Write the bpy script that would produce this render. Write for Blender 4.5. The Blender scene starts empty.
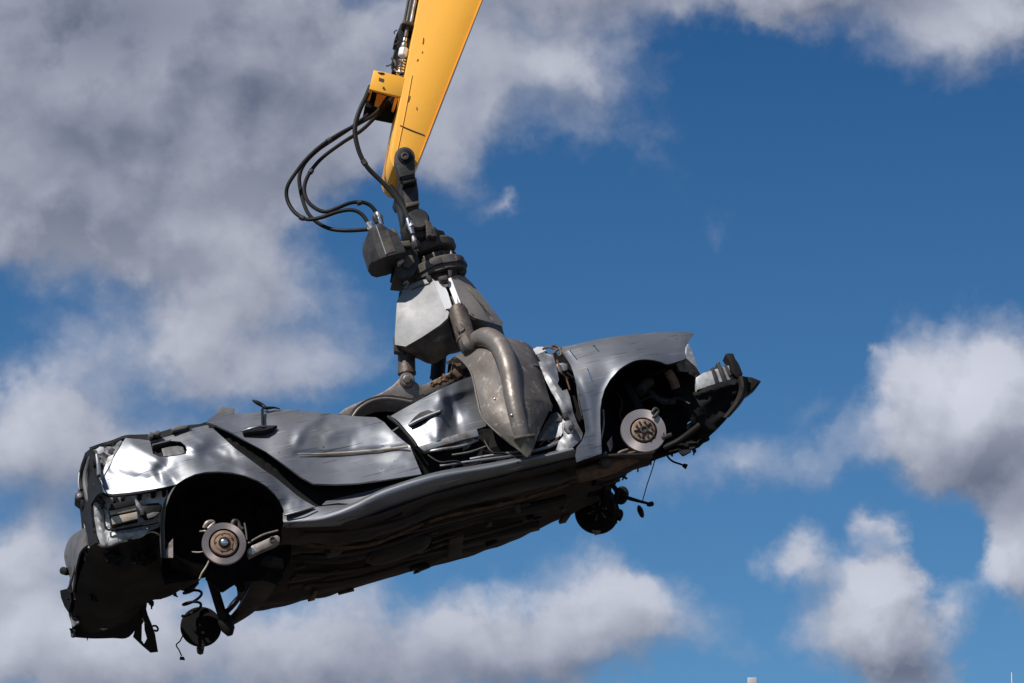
import bpy, bmesh, math, random
import numpy as np
from mathutils import Vector, Matrix, noise
from mathutils.geometry import delaunay_2d_cdt

random.seed(7)
rad = math.radians
SC = bpy.context.scene
COL = SC.collection

# ------------------------------------------------------------------ camera and the frame of the hanging load
FPX = 4266.0                       # focal length in pixels (telephoto)
PITCH = rad(14.0)
CAM = Vector((0, 0, 1.7))
R_ = Vector((1, 0, 0))
F_ = Vector((0, math.cos(PITCH), math.sin(PITCH)))
U_ = Vector((0, -math.sin(PITCH), math.cos(PITCH)))

def cam2w(c):
    return R_ * c[0] + U_ * c[1] + F_ * c[2]

def ray(px, py):
    return cam2w(((px - 512.0) / FPX, -(py - 341.5) / FPX, 1.0))

# axes of the wreck: X towards its front, L towards its far side, Z up through its roof
X_ = cam2w((0.9407, 0.2538, 0.225)).normalized()
L_ = cam2w((-0.119, -0.375, 0.919))
L_ = (L_ - X_ * L_.dot(X_)).normalized()
Z_ = X_.cross(L_).normalized()
H_ = CAM + ray(224, 544) * 27.0     # near rear wheel hub
RIG = Matrix(((X_.x, L_.x, Z_.x, H_.x), (X_.y, L_.y, Z_.y, H_.y), (X_.z, L_.z, Z_.z, H_.z), (0, 0, 0, 1)))
RIGI = RIG.inverted()
CAML = RIGI @ CAM
AX = (X_, L_, Z_)

YOFF = [0.0]
def P(px, py, val=0.0, axis=1):
    """the point of the wreck's frame seen at a pixel of the photo, on the plane axis = val"""
    d = ray(px, py)
    n = AX[axis]
    if axis == 1: val = val + YOFF[0]
    t = (val - (CAM - H_).dot(n)) / d.dot(n)
    return RIGI @ (CAM + d * t)

# ------------------------------------------------------------------ mesh helpers
class MB:
    def __init__(s): s.v = []; s.f = []
    def add(s, vs, fs):
        o = len(s.v); s.v += [Vector(v) for v in vs]; s.f += [tuple(i + o for i in f) for f in fs]
        return s
    def join(s, other): return s.add(other.v, other.f)

def build(name, mb, mat, parent=None, smooth=35, origin=None, bevel=0, label=None, fix=True):
    """link a mesh builder (rig coordinates) as one object under its thing"""
    org = Vector(origin) if origin is not None else (Vector(parent['org']) if parent is not None and 'org' in parent else Vector((0, 0, 0)))
    me = bpy.data.meshes.new(name)
    me.from_pydata([tuple(v - org) for v in mb.v], [], mb.f)
    me.validate()
    if fix or bevel:
        bm = bmesh.new(); bm.from_mesh(me)
        if fix: bmesh.ops.recalc_face_normals(bm, faces=bm.faces)
        if bevel:
            es = [e for e in bm.edges if len(e.link_faces) == 2 and e.calc_face_angle(0) > rad(25)]
            bmesh.ops.bevel(bm, geom=es, offset=bevel, segments=2, profile=0.5, affect='EDGES', clamp_overlap=True)
        bm.to_mesh(me); bm.free()
    for p in me.polygons: p.use_smooth = True
    me.set_sharp_from_angle(angle=rad(smooth))
    me.materials.append(mat)
    o = bpy.data.objects.new(name, me)
    COL.objects.link(o)
    if parent is not None:
        o.parent = parent
        if origin is not None: o.location = org - Vector(parent['org'])
    if label: o['label'] = label
    o['org'] = tuple(org)
    return o

def root(name, org, label, cat, rig=True):
    o = bpy.data.objects.new(name, None)
    COL.objects.link(o)
    o.empty_display_size = 0.3
    if rig:
        m = RIG @ Matrix.Translation(org)
        o.location = m.to_translation(); o.rotation_mode = 'QUATERNION'; o.rotation_quaternion = m.to_quaternion()
    else:
        o.location = org
    o['label'] = label; o['category'] = cat; o['org'] = tuple(org)
    return o

def cat(pts, n=8, closed=False):
    """Catmull-Rom through points"""
    pts = [np.array(p, float) for p in pts]
    m = len(pts); out = []
    for i in range(m if closed else m - 1):
        if closed: p0, p1, p2, p3 = pts[i - 1], pts[i], pts[(i + 1) % m], pts[(i + 2) % m]
        else: p0, p1, p2, p3 = pts[max(i - 1, 0)], pts[i], pts[i + 1], pts[min(i + 2, m - 1)]
        for k in range(n):
            t = k / n
            out.append(0.5 * ((2 * p1) + (-p0 + p2) * t + (2 * p0 - 5 * p1 + 4 * p2 - p3) * t * t + (-p0 + 3 * p1 - 3 * p2 + p3) * t ** 3))
    if not closed: out.append(pts[-1])
    return out

def inside(poly, x, y):
    c = False; j = len(poly) - 1
    for i in range(len(poly)):
        xi, yi = poly[i][:2]; xj, yj = poly[j][:2]
        if (yi > y) != (yj > y) and x < (xj - xi) * (y - yi) / (yj - yi + 1e-12) + xi: c = not c
        j = i
    return c

def pdist(poly, pts, closed=True):
    """distance of many points to a polyline"""
    pts = np.asarray(pts, float); d = np.full(len(pts), 1e9)
    n = len(poly)
    for i in range(n if closed else n - 1):
        a = np.array(poly[i][:2], float); b = np.array(poly[(i + 1) % n][:2], float)
        ab = b - a; l2 = max(ab @ ab, 1e-9)
        t = np.clip(((pts - a) @ ab) / l2, 0, 1)
        d = np.minimum(d, np.hypot(*(pts - (a + t[:, None] * ab)).T))
    return d

def dens(poly, step, closed=True):
    out = []; n = len(poly)
    for i in range(n if closed else n - 1):
        a = np.array(poly[i][:2], float); b = np.array(poly[(i + 1) % n][:2], float)
        k = max(1, int(round(np.hypot(*(b - a)) / step)))
        for q in range(k): out.append(a + (b - a) * q / k)
    if not closed: out.append(np.array(poly[-1][:2], float))
    return out

def tps(ctrl, lam=1e-3):
    c = np.array(ctrl, float); xy = c[:, :2] / 50.0; z = c[:, 2]; n = len(c)
    def phi(r2): return np.where(r2 > 1e-12, 0.5 * r2 * np.log(np.maximum(r2, 1e-12)), 0)
    K = phi(((xy[:, None] - xy[None]) ** 2).sum(-1)) + lam * np.eye(n)
    Pm = np.c_[np.ones(n), xy]
    A = np.block([[K, Pm], [Pm.T, np.zeros((3, 3))]])
    w = np.linalg.lstsq(A, np.r_[z, 0, 0, 0], rcond=None)[0]
    def f(pts):
        q = np.asarray(pts, float)[:, :2] / 50.0
        return phi(((q[:, None] - xy[None]) ** 2).sum(-1)) @ w[:n] + np.c_[np.ones(len(q)), q] @ w[n:]
    return f

def sheet(outline, ctrl, holes=(), axis=1, res=3.0, thick=0.008, ridges=(), crumple=0.0, cs=30.0, seed=0, round_=0, field=None, lam=1e-3):
    """a sheet-metal panel: outline traced on the photo, depth from control points, real thickness behind it"""
    ol = [tuple(p[:2]) for p in outline]
    if round_: ol = [tuple(p) for p in cat(ol, round_, True)]
    ob = dens(ol, res)
    hb = [dens(h, res * 0.7) for h in holes]
    xs = [p[0] for p in ob]; ys = [p[1] for p in ob]
    grid = []
    r = 0; y = min(ys)
    while y < max(ys):
        x = min(xs) + (res * 0.5 if r % 2 else 0)
        while x < max(xs):
            if inside(ol, x, y) and not any(inside(h, x, y) for h in holes): grid.append((x, y))
            x += res
        y += res * 0.87; r += 1
    if grid:
        d = pdist(ob, grid)
        for h in hb: d = np.minimum(d, pdist(h, grid))
        grid = [g for g, q in zip(grid, d) if q > res * 0.5]
    vs = [Vector((p[0], p[1])) for p in ob]; es = [(i, (i + 1) % len(ob)) for i in range(len(ob))]
    for h in hb:
        o = len(vs); vs += [Vector((p[0], p[1])) for p in h]; es += [(o + i, o + (i + 1) % len(h)) for i in range(len(h))]
    vs += [Vector(g) for g in grid]
    v2, _, tri, *_ = delaunay_2d_cdt(vs, es, [], 0, 1e-4)
    tris = []
    for t in tri:
        cx = sum(v2[i].x for i in t) / 3; cy = sum(v2[i].y for i in t) / 3
        if inside(ol, cx, cy) and not any(inside(h, cx, cy) for h in holes): tris.append(tuple(t))
    used = sorted({i for t in tris for i in t}); rm = {a: b for b, a in enumerate(used)}
    pts = np.array([(v2[i].x, v2[i].y) for i in used]); tris = [tuple(rm[i] for i in t) for t in tris]
    z = (field(pts) if field else tps(ctrl, lam)(pts)) if (field or len(ctrl) > 2) else np.full(len(pts), ctrl[0][2])
    for rd in ridges:
        poly, amp, wd = rd[0], rd[1], rd[2]
        dd = pdist(poly, pts, False)
        z = z + amp * np.clip(1 - dd / wd, 0, 1) ** (rd[3] if len(rd) > 3 else 1.5)
    if crumple:
        z = z + np.array([crumple * noise.fractal(Vector((p[0] / cs, p[1] / cs, seed)), 1.0, 2.0, 3) for p in pts])
    v3 = [P(p[0], p[1], q, axis) for p, q in zip(pts, z)]
    a, b, c = (v3[i] for i in tris[0])
    if (b - a).cross(c - a).dot(CAML - a) < 0: tris = [(t[0], t[2], t[1]) for t in tris]
    # normals, back side, rim
    nr = [Vector((0, 0, 0)) for _ in v3]
    for t in tris:
        n = (v3[t[1]] - v3[t[0]]).cross(v3[t[2]] - v3[t[0]])
        for i in t: nr[i] += n
    n0 = len(v3)
    back = [v - (m.normalized() if m.length > 0 else Vector((0, -1, 0))) * thick for v, m in zip(v3, nr)]
    fs = list(tris) + [(t[0] + n0, t[2] + n0, t[1] + n0) for t in tris]
    ed = {}
    for t in tris:
        for k in range(3): ed[(t[k], t[(k + 1) % 3])] = 1
    for (i, j) in ed:
        if (j, i) not in ed: fs.append((j, i, i + n0, j + n0))
    return MB().add(v3 + back, fs)

def loft(rows, nu=4, nv=4, axis=1, thick=0.0, closed=False, bump=None):
    """rows of (px, py, depth); smooth surface through them"""
    dr = [cat(r, nu) for r in rows]
    cols = [cat([dr[k][i] for k in range(len(dr))], nv) for i in range(len(dr[0]))]
    m = len(cols); n = len(cols[0])
    vs = []
    for i in range(m):
        for j in range(n):
            p = P(cols[i][j][0], cols[i][j][1], cols[i][j][2], axis)
            if bump: p = p + bump(p, i / (m - 1), j / (n - 1))
            vs.append(p)
    fs = [(i * n + j, (i + 1) * n + j, (i + 1) * n + j + 1, i * n + j + 1) for i in range(m - 1) for j in range(n - 1)]
    mb = MB().add(vs, fs)
    if thick: mb = thicken(mb, thick)
    return mb

def thicken(mb, thick):
    v3, q = mb.v, mb.f
    s = 0
    for f in q:
        n = (v3[f[1]] - v3[f[0]]).cross(v3[f[2]] - v3[f[0]])
        s += n.dot(CAML - v3[f[0]])
    if s < 0: q = [tuple(reversed(f)) for f in q]
    nr = [Vector((0, 0, 0)) for _ in v3]
    for f in q:
        n = (v3[f[1]] - v3[f[0]]).cross(v3[f[2]] - v3[f[0]]) + (v3[f[2]] - v3[f[0]]).cross(v3[f[-1]] - v3[f[0]])
        for i in f: nr[i] += n
    n0 = len(v3)
    back = [v - (m.normalized() if m.length > 1e-12 else Vector((0, -1, 0))) * thick for v, m in zip(v3, nr)]
    fs = list(q) + [tuple(reversed([i + n0 for i in f])) for f in q]
    ed = {}
    for f in q:
        for k in range(len(f)): ed[(f[k], f[(k + 1) % len(f)])] = 1
    for (i, j) in ed:
        if (j, i) not in ed: fs.append((j, i, i + n0, j + n0))
    return MB().add(v3 + back, fs)

def tube(pts, r, seg=10, n=6, caps=True, smoothpath=True):
    pts = [Vector(p) for p in pts]
    k = len(pts)
    rr = list(r) if isinstance(r, (list, tuple)) else [r] * k
    if smoothpath and k > 2:
        full = cat([(*p, q) for p, q in zip(pts, rr)], n)
        pts = [Vector(f[:3]) for f in full]; rr = [max(1e-4, f[3]) for f in full]
    t0 = (pts[1] - pts[0]).normalized()
    up = t0.orthogonal().normalized()
    vs = []; fs = []
    for i, p in enumerate(pts):
        t = (pts[min(i + 1, len(pts) - 1)] - pts[max(i - 1, 0)]).normalized()
        up = (up - t * up.dot(t)).normalized(); sd = t.cross(up)
        for s in range(seg):
            a = 2 * math.pi * s / seg
            vs.append(p + (up * math.cos(a) + sd * math.sin(a)) * rr[i])
    for i in range(len(pts) - 1):
        for s in range(seg):
            fs.append((i * seg + s, i * seg + (s + 1) % seg, (i + 1) * seg + (s + 1) % seg, (i + 1) * seg + s))
    if caps:
        fs.append(tuple(reversed(range(seg)))); o = (len(pts) - 1) * seg; fs.append(tuple(range(o, o + seg)))
    return MB().add(vs, fs)

def lathe(c, axis, prof, seg=40, caps=True):
    """profile of (radius, height along axis) round a centre"""
    c = Vector(c); a = Vector(axis).normalized(); u = a.orthogonal().normalized(); w = a.cross(u)
    vs = []; fs = []; n = len(prof)
    for (r, h) in prof:
        for s in range(seg):
            t = 2 * math.pi * s / seg
            vs.append(c + a * h + (u * math.cos(t) + w * math.sin(t)) * r)
    for i in range(n - 1):
        for s in range(seg):
            fs.append((i * seg + s, i * seg + (s + 1) % seg, (i + 1) * seg + (s + 1) % seg, (i + 1) * seg + s))
    if caps:
        fs.append(tuple(reversed(range(seg)))); fs.append(tuple(range((n - 1) * seg, n * seg)))
    return MB().add(vs, fs)

def prism(outline, y0, y1, axis=1, taper=1.0, dx=0.0):
    """outline on the photo at depth y0, pulled back to y1"""
    a = [P(p[0], p[1], y0, axis) for p in outline]
    d = Vector((0, 0, 0)); d[axis] = y1 - y0; d[0] += dx
    c = sum(a, Vector()) / len(a)
    b = [c + (p - c) * taper + d for p in a]
    n = len(a)
    fs = [tuple(range(n)), tuple(reversed(range(n, 2 * n)))] + [(i, i + n, (i + 1) % n + n, (i + 1) % n) for i in range(n)]
    return MB().add(a + b, fs)

def bar(a, b, w, h, up=None, w2=None, h2=None):
    a = Vector(a); b = Vector(b); t = (b - a).normalized()
    u = Vector(up) if up is not None else t.orthogonal()
    u = (u - t * u.dot(t)).normalized(); s = t.cross(u)
    w2 = w if w2 is None else w2; h2 = h if h2 is None else h2
    vs = [a + s * (i * w / 2) + u * (j * h / 2) for i, j in ((-1, -1), (1, -1), (1, 1), (-1, 1))]
    vs += [b + s * (i * w2 / 2) + u * (j * h2 / 2) for i, j in ((-1, -1), (1, -1), (1, 1), (-1, 1))]
    return MB().add(vs, [(3, 2, 1, 0), (4, 5, 6, 7), (0, 1, 5, 4), (1, 2, 6, 5), (2, 3, 7, 6), (3, 0, 4, 7)])

def circ(cx, cy, r, n=20, a0=0, a1=360):
    return [(cx + r * math.cos(rad(a0 + (a1 - a0) * i / (n - 1 if a1 - a0 < 360 else n))), cy + r * math.sin(rad(a0 + (a1 - a0) * i / (n - 1 if a1 - a0 < 360 else n)))) for i in range(n)]

YAX = Vector((0, -1, 0)); ZAX = Vector((0, 0, 1))
# ------------------------------------------------------------------ materials
def mat(name, base, rough=0.5, metal=0.0, dirt=None, dirt_amt=0.5, dirt_scale=6.0, rough2=None, bump=0.0, bump_scale=40.0, coat=0.0, stretch=(1, 1, 1), spots=None, lo=0.4, hi=0.65, metal2=None, spec=0.5):
    m = bpy.data.materials.new(name); m.use_nodes = True
    nt = m.node_tree; b = nt.nodes['Principled BSDF']
    b.inputs['Base Color'].default_value = (*base, 1); b.inputs['Roughness'].default_value = rough; b.inputs['Metallic'].default_value = metal
    b.inputs['Specular IOR Level'].default_value = spec
    if coat: b.inputs['Coat Weight'].default_value = coat; b.inputs['Coat Roughness'].default_value = 0.12
    tc = nt.nodes.new('ShaderNodeTexCoord'); mp = nt.nodes.new('ShaderNodeMapping'); mp.inputs['Scale'].default_value = stretch
    nt.links.new(tc.outputs['Object'], mp.inputs['Vector'])
    if dirt:
        n = nt.nodes.new('ShaderNodeTexNoise'); n.inputs['Scale'].default_value = dirt_scale; n.inputs['Detail'].default_value = 8; n.inputs['Roughness'].default_value = 0.62
        nt.links.new(mp.outputs[0], n.inputs['Vector'])
        r = nt.nodes.new('ShaderNodeMapRange'); r.inputs['From Min'].default_value = lo; r.inputs['From Max'].default_value = hi; r.inputs['To Max'].default_value = dirt_amt
        nt.links.new(n.outputs['Fac'], r.inputs['Value'])
        mx = nt.nodes.new('ShaderNodeMix'); mx.data_type = 'RGBA'
        mx.inputs['A'].default_value = (*base, 1); mx.inputs['B'].default_value = (*dirt, 1)
        nt.links.new(r.outputs[0], mx.inputs['Factor'])
        last = mx.outputs['Result']; fac = r.outputs[0]
        if spots:
            n2 = nt.nodes.new('ShaderNodeTexNoise'); n2.inputs['Scale'].default_value = dirt_scale * 4.3; n2.inputs['Detail'].default_value = 4
            nt.links.new(mp.outputs[0], n2.inputs['Vector'])
            r2 = nt.nodes.new('ShaderNodeMapRange'); r2.inputs['From Min'].default_value = 0.6; r2.inputs['From Max'].default_value = 0.7
            nt.links.new(n2.outputs['Fac'], r2.inputs['Value'])
            m2 = nt.nodes.new('ShaderNodeMix'); m2.data_type = 'RGBA'; m2.inputs['B'].default_value = (*spots, 1)
            nt.links.new(r2.outputs[0], m2.inputs['Factor']); nt.links.new(last, m2.inputs['A']); last = m2.outputs['Result']
        nt.links.new(last, b.inputs['Base Color'])
        if rough2 is not None:
            q = nt.nodes.new('ShaderNodeMapRange'); q.inputs['From Max'].default_value = max(dirt_amt, 1e-3); q.inputs['To Min'].default_value = rough; q.inputs['To Max'].default_value = rough2
            nt.links.new(fac, q.inputs['Value']); nt.links.new(q.outputs[0], b.inputs['Roughness'])
        if metal2 is not None:
            q = nt.nodes.new('ShaderNodeMapRange'); q.inputs['From Max'].default_value = max(dirt_amt, 1e-3); q.inputs['To Min'].default_value = metal; q.inputs['To Max'].default_value = metal2
            nt.links.new(fac, q.inputs['Value']); nt.links.new(q.outputs[0], b.inputs['Metallic'])
    if bump:
        n = nt.nodes.new('ShaderNodeTexNoise'); n.inputs['Scale'].default_value = bump_scale; n.inputs['Detail'].default_value = 6
        nt.links.new(mp.outputs[0], n.inputs['Vector'])
        bp = nt.nodes.new('ShaderNodeBump'); bp.inputs['Strength'].default_value = bump; bp.inputs['Distance'].default_value = 0.01
        nt.links.new(n.outputs['Fac'], bp.inputs['Height']); nt.links.new(bp.outputs[0], b.inputs['Normal'])
    return m

M = {}
M['paint'] = mat('silver_paint', (0.235, 0.247, 0.27), 0.46, 0.80, dirt=(0.125, 0.12, 0.117), dirt_amt=0.65, dirt_scale=3.0, rough2=0.58, bump=0.02, bump_scale=9, lo=0.48, hi=0.75)
M['primer'] = mat('pale_primer', (0.55, 0.56, 0.58), 0.45, 0.2, dirt=(0.16, 0.15, 0.14), dirt_amt=0.8, dirt_scale=9, rough2=0.7, bump=0.1)
M['bare'] = mat('bare_steel', (0.42, 0.42, 0.43), 0.38, 0.7, dirt=(0.10, 0.08, 0.065), dirt_amt=0.8, dirt_scale=10, rough2=0.7, bump=0.15)
M['rust'] = mat('surface_rust', (0.17, 0.095, 0.055), 0.8, 0.1, dirt=(0.05, 0.03, 0.022), dirt_amt=0.9, dirt_scale=14, bump=0.3, bump_scale=60)
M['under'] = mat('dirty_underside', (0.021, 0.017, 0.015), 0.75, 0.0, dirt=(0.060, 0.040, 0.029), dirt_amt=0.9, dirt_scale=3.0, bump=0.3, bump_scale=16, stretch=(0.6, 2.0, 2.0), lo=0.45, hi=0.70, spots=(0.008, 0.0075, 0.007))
M['black'] = mat('black_plastic_and_shade', (0.006, 0.006, 0.007), 0.55, 0.0, dirt=(0.013, 0.012, 0.011), dirt_amt=0.8, dirt_scale=5, rough2=0.8, bump=0.15, spec=0.25)
M['well'] = mat('dark_liner_and_shade', (0.005, 0.005, 0.006), 0.8, 0.0, dirt=(0.011, 0.0095, 0.0085), dirt_amt=0.8, dirt_scale=4, bump=0.4, bump_scale=20, spec=0.15)  # near-black liners; also shade painted inside bracket, near claw and on far disc
M['rubber'] = mat('rubber', (0.006, 0.006, 0.006), 0.5, 0.0, dirt=(0.014, 0.013, 0.012), dirt_amt=0.6, dirt_scale=12, rough2=0.7, spec=0.25)
M['greyplast'] = mat('grey_plastic', (0.13, 0.125, 0.125), 0.5, 0.0, dirt=(0.06, 0.055, 0.05), dirt_amt=0.7, dirt_scale=7)
M['tan'] = mat('beige_trim', (0.40, 0.34, 0.27), 0.6, 0.0, dirt=(0.2, 0.16, 0.12), dirt_amt=0.8, dirt_scale=18)
M['alu'] = mat('cast_aluminium', (0.34, 0.30, 0.27), 0.5, 0.6, dirt=(0.14, 0.11, 0.09), dirt_amt=0.8, dirt_scale=14, rough2=0.7, bump=0.2)
M['disc'] = mat('brake_iron', (0.36, 0.315, 0.31), 0.40, 0.6, dirt=(0.23, 0.18, 0.17), dirt_amt=0.8, dirt_scale=8, rough2=0.6)
M['disc2'] = mat('clean_brake_iron', (0.47, 0.42, 0.415), 0.42, 0.55, dirt=(0.36, 0.30, 0.29), dirt_amt=0.7, dirt_scale=6, rough2=0.55)
M['hubrust'] = mat('rusty_hub', (0.30, 0.20, 0.14), 0.65, 0.25, dirt=(0.15, 0.08, 0.05), dirt_amt=0.85, dirt_scale=18, bump=0.3)
M['chrome'] = mat('bright_metal', (0.75, 0.75, 0.75), 0.2, 1.0)
M['yellow'] = mat('yellow_paint', (0.95, 0.455, 0.042), 0.42, 0.0, dirt=(0.80, 0.35, 0.03), dirt_amt=0.55, dirt_scale=2.5, rough2=0.55, bump=0.03, lo=0.5, hi=0.8)
M['steel'] = mat('worn_grab_steel', (0.215, 0.19, 0.17), 0.40, 0.45, dirt=(0.105, 0.085, 0.07), dirt_amt=0.9, dirt_scale=4.5, rough2=0.6, bump=0.3, bump_scale=22, spots=(0.30, 0.275, 0.255), metal2=0.25)
M['plate'] = mat('scuffed_grab_plate', (0.27, 0.27, 0.275), 0.55, 0.2, dirt=(0.21, 0.205, 0.20), dirt_amt=0.8, dirt_scale=6, rough2=0.65, bump=0.12, bump_scale=30)
M['plate2'] = mat('dusty_grab_plate', (0.28, 0.25, 0.22), 0.6, 0.15, dirt=(0.21, 0.175, 0.15), dirt_amt=0.8, dirt_scale=5, bump=0.15, bump_scale=30)
M['dark'] = mat('dark_cast_steel', (0.032, 0.032, 0.033), 0.5, 0.2, dirt=(0.085, 0.076, 0.07), dirt_amt=0.75, dirt_scale=9, rough2=0.7, bump=0.2, spec=0.35)
M['grease'] = mat('greasy_steel', (0.055, 0.047, 0.042), 0.5, 0.3, dirt=(0.13, 0.108, 0.09), dirt_amt=0.85, dirt_scale=11, rough2=0.75, bump=0.3)
M['white'] = mat('off_white_paint', (0.72, 0.72, 0.72), 0.5, 0.0)
M['dirtground'] = mat('yard_dirt', (0.075, 0.065, 0.055), 0.95, 0.0, dirt=(0.035, 0.03, 0.026), dirt_amt=1.0, dirt_scale=0.15, bump=0.4, bump_scale=2)
M['brownedge'] = mat('scraped_plastic', (0.010, 0.009, 0.008), 0.6, 0.0, dirt=(0.03, 0.023, 0.018), dirt_amt=0.7, dirt_scale=14, spec=0.12)
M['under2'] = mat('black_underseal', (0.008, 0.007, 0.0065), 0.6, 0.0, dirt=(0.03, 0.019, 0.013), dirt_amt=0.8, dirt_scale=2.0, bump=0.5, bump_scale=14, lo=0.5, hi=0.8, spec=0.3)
M['fold_glare'] = mat('fold_white_glare', (0.80, 0.80, 0.80), 0.35, 0.15)  # white reflection of the plate folds put into the base colour
M['ramrust'] = mat('rusty_ram', (0.105, 0.08, 0.065), 0.55, 0.3, dirt=(0.045, 0.033, 0.027), dirt_amt=0.9, dirt_scale=12, bump=0.4, bump_scale=50, spots=(0.2, 0.17, 0.15))

def extend_paint():
    # scratches, chipped edges and grime streaks in the silver paint; scored rings on the brake iron
    m = M['paint']; nt = m.node_tree; b = nt.nodes['Principled BSDF']; L = nt.links.new
    tc = [n for n in nt.nodes if n.bl_idname == 'ShaderNodeTexCoord'][0]
    src = b.inputs['Base Color'].links[0].from_socket
    last = src
    for rot, sc, th, colr in (((0.2, 0.5, 0), (1.2, 3, 42), .655, (.05, .05, .052)), ((0.1, -0.9, 0.3), (1.6, 3, 55), .66, (.40, .41, .42)), ((0, 1.35, 0), (1.0, 3, 30), .675, (.07, .06, .05))):
        mp = nt.nodes.new('ShaderNodeMapping'); mp.inputs['Rotation'].default_value = rot; mp.inputs['Scale'].default_value = sc
        L(tc.outputs['Object'], mp.inputs['Vector'])
        n = nt.nodes.new('ShaderNodeTexNoise'); n.inputs['Scale'].default_value = 2.2; n.inputs['Detail'].default_value = 3; n.inputs['Distortion'].default_value = .3
        L(mp.outputs[0], n.inputs['Vector'])
        r = nt.nodes.new('ShaderNodeMapRange'); r.inputs['From Min'].default_value = th; r.inputs['From Max'].default_value = th + .03; r.inputs['To Max'].default_value = .75
        L(n.outputs['Fac'], r.inputs['Value'])
        mx = nt.nodes.new('ShaderNodeMix'); mx.data_type = 'RGBA'; L(r.outputs[0], mx.inputs['Factor']); L(last, mx.inputs['A']); mx.inputs['B'].default_value = (*colr, 1)
        last = mx.outputs['Result']
    n = nt.nodes.new('ShaderNodeTexNoise'); n.inputs['Scale'].default_value = 26; n.inputs['Detail'].default_value = 5
    L(tc.outputs['Object'], n.inputs['Vector'])
    r = nt.nodes.new('ShaderNodeMapRange'); r.inputs['From Min'].default_value = .70; r.inputs['From Max'].default_value = .73; r.inputs['To Max'].default_value = .8
    L(n.outputs['Fac'], r.inputs['Value'])
    mx = nt.nodes.new('ShaderNodeMix'); mx.data_type = 'RGBA'; L(r.outputs[0], mx.inputs['Factor']); L(last, mx.inputs['A']); mx.inputs['B'].default_value = (.06, .045, .035, 1)
    L(mx.outputs['Result'], b.inputs['Base Color'])
    for key in ('disc', 'disc2'):
        m = M[key]; nt = m.node_tree; b = nt.nodes['Principled BSDF']; L = nt.links.new
        tc = [n for n in nt.nodes if n.bl_idname == 'ShaderNodeTexCoord'][0]
        w = nt.nodes.new('ShaderNodeTexWave'); w.wave_type = 'RINGS'; w.rings_direction = 'Y'; w.inputs['Scale'].default_value = 30; w.inputs['Distortion'].default_value = .6; w.inputs['Detail'].default_value = 3
        L(tc.outputs['Object'], w.inputs['Vector'])
        src = b.inputs['Base Color'].links[0].from_socket
        mx = nt.nodes.new('ShaderNodeMix'); mx.data_type = 'RGBA'; mx.blend_type = 'MULTIPLY'; mx.inputs['Factor'].default_value = .35
        L(src, mx.inputs['A']); L(w.outputs['Color'], mx.inputs['B']); L(mx.outputs['Result'], b.inputs['Base Color'])
        b.inputs['Anisotropic'].default_value = .75
        t = nt.nodes.new('ShaderNodeTangent'); t.direction_type = 'RADIAL'; t.axis = 'Y'; L(t.outputs[0], b.inputs['Tangent'])
extend_paint()

M['ring'] = mat('bare_ring', (0.14, 0.125, 0.11), 0.5, 0.3, dirt=(0.06, 0.05, 0.042), dirt_amt=0.9, dirt_scale=9, bump=0.25)
M['tipsteel'] = mat('muddy_tip', (0.13, 0.12, 0.095), 0.5, 0.3, dirt=(0.06, 0.055, 0.04), dirt_amt=0.9, dirt_scale=9, bump=0.3)

M['primer2'] = mat('scuffed_pillar', (0.36, 0.365, 0.38), 0.5, 0.25, dirt=(0.10, 0.095, 0.09), dirt_amt=0.85, dirt_scale=11, rough2=0.7, bump=0.1)

M['post'] = mat('weathered_post', (0.45, 0.45, 0.46), 0.6, 0.0)
# ------------------------------------------------------------------ the wrecked car
car = root('wrecked_car', (1.3, 0.75, 0.1), 'crushed silver grey car without wheels, roof or bumpers hanging from the claws', 'car')

# rear quarter panel with fuel filler opening
q_out = [(125.4, 438), (138, 439), (150, 440.5), (158, 439), (170, 436), (182, 431.5), (196, 427.5), (207, 425), (213, 428.5), (222, 436.5), (234.5, 448), (250, 459.5), (262, 468.5), (276, 478), (285, 485.5),
         (297, 495.5), (306, 501.5), (315, 506.5), (302, 511), (284.5, 515.5), (283.5, 509), (280, 501), (275, 494), (268, 487), (258, 480.5), (245, 475.5), (232, 472.5), (219, 471.3), (206, 471.8), (195, 474), (185, 478.5), (176, 484.5),
         (165, 487), (150, 489.5), (129, 492.6), (112, 494), (106, 493), (103, 488), (100.7, 480), (108, 468), (116, 454)]
q_hole = [(150.3, 441.9), (155.5, 440.6), (168, 440.5), (180.4, 441.5), (185, 445), (187, 450), (186, 453.8), (177, 455.6), (167, 457), (159, 456.6), (153, 453.5)]
q_ctrl0 = [(125, 438, .25), (113, 460, .20), (101, 480, .17), (107, 493, .15), (129, 492, .10), (150, 489, .05), (174, 484.5, -.03),
          (115, 480, .15), (130, 470, .125), (140, 480, .075), (148, 472, .07), (140, 455, .13), (128, 448, .19),
          (157, 460, .075), (167, 469, .075), (172, 478, -.02), (162, 480, .035), (182, 474, -.03), (180, 464, .015),
          (150, 440, .21), (180, 432, .20), (207, 425, .21), (168, 439, .19), (196, 433, .16),
          (195, 445, .06), (205, 440, .09), (190, 455, .04), (205, 455, .07), (220, 460, .045), (235, 464, .02), (195, 465, -.02), (219, 469, -.07), (245, 473, -.085), (268, 485, -.09), (282, 508, -.08),
          (215, 436, .13), (234, 450, .06), (255, 465, .0), (276, 479, -.02), (297, 496, -.05), (315, 506.5, -.08), (290, 500, -.07), (295, 513, -.10)]
q_ctrl = [(x, y, z + max(0, (175 - x) / 75) * .015) for x, y, z in q_ctrl0]
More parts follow.
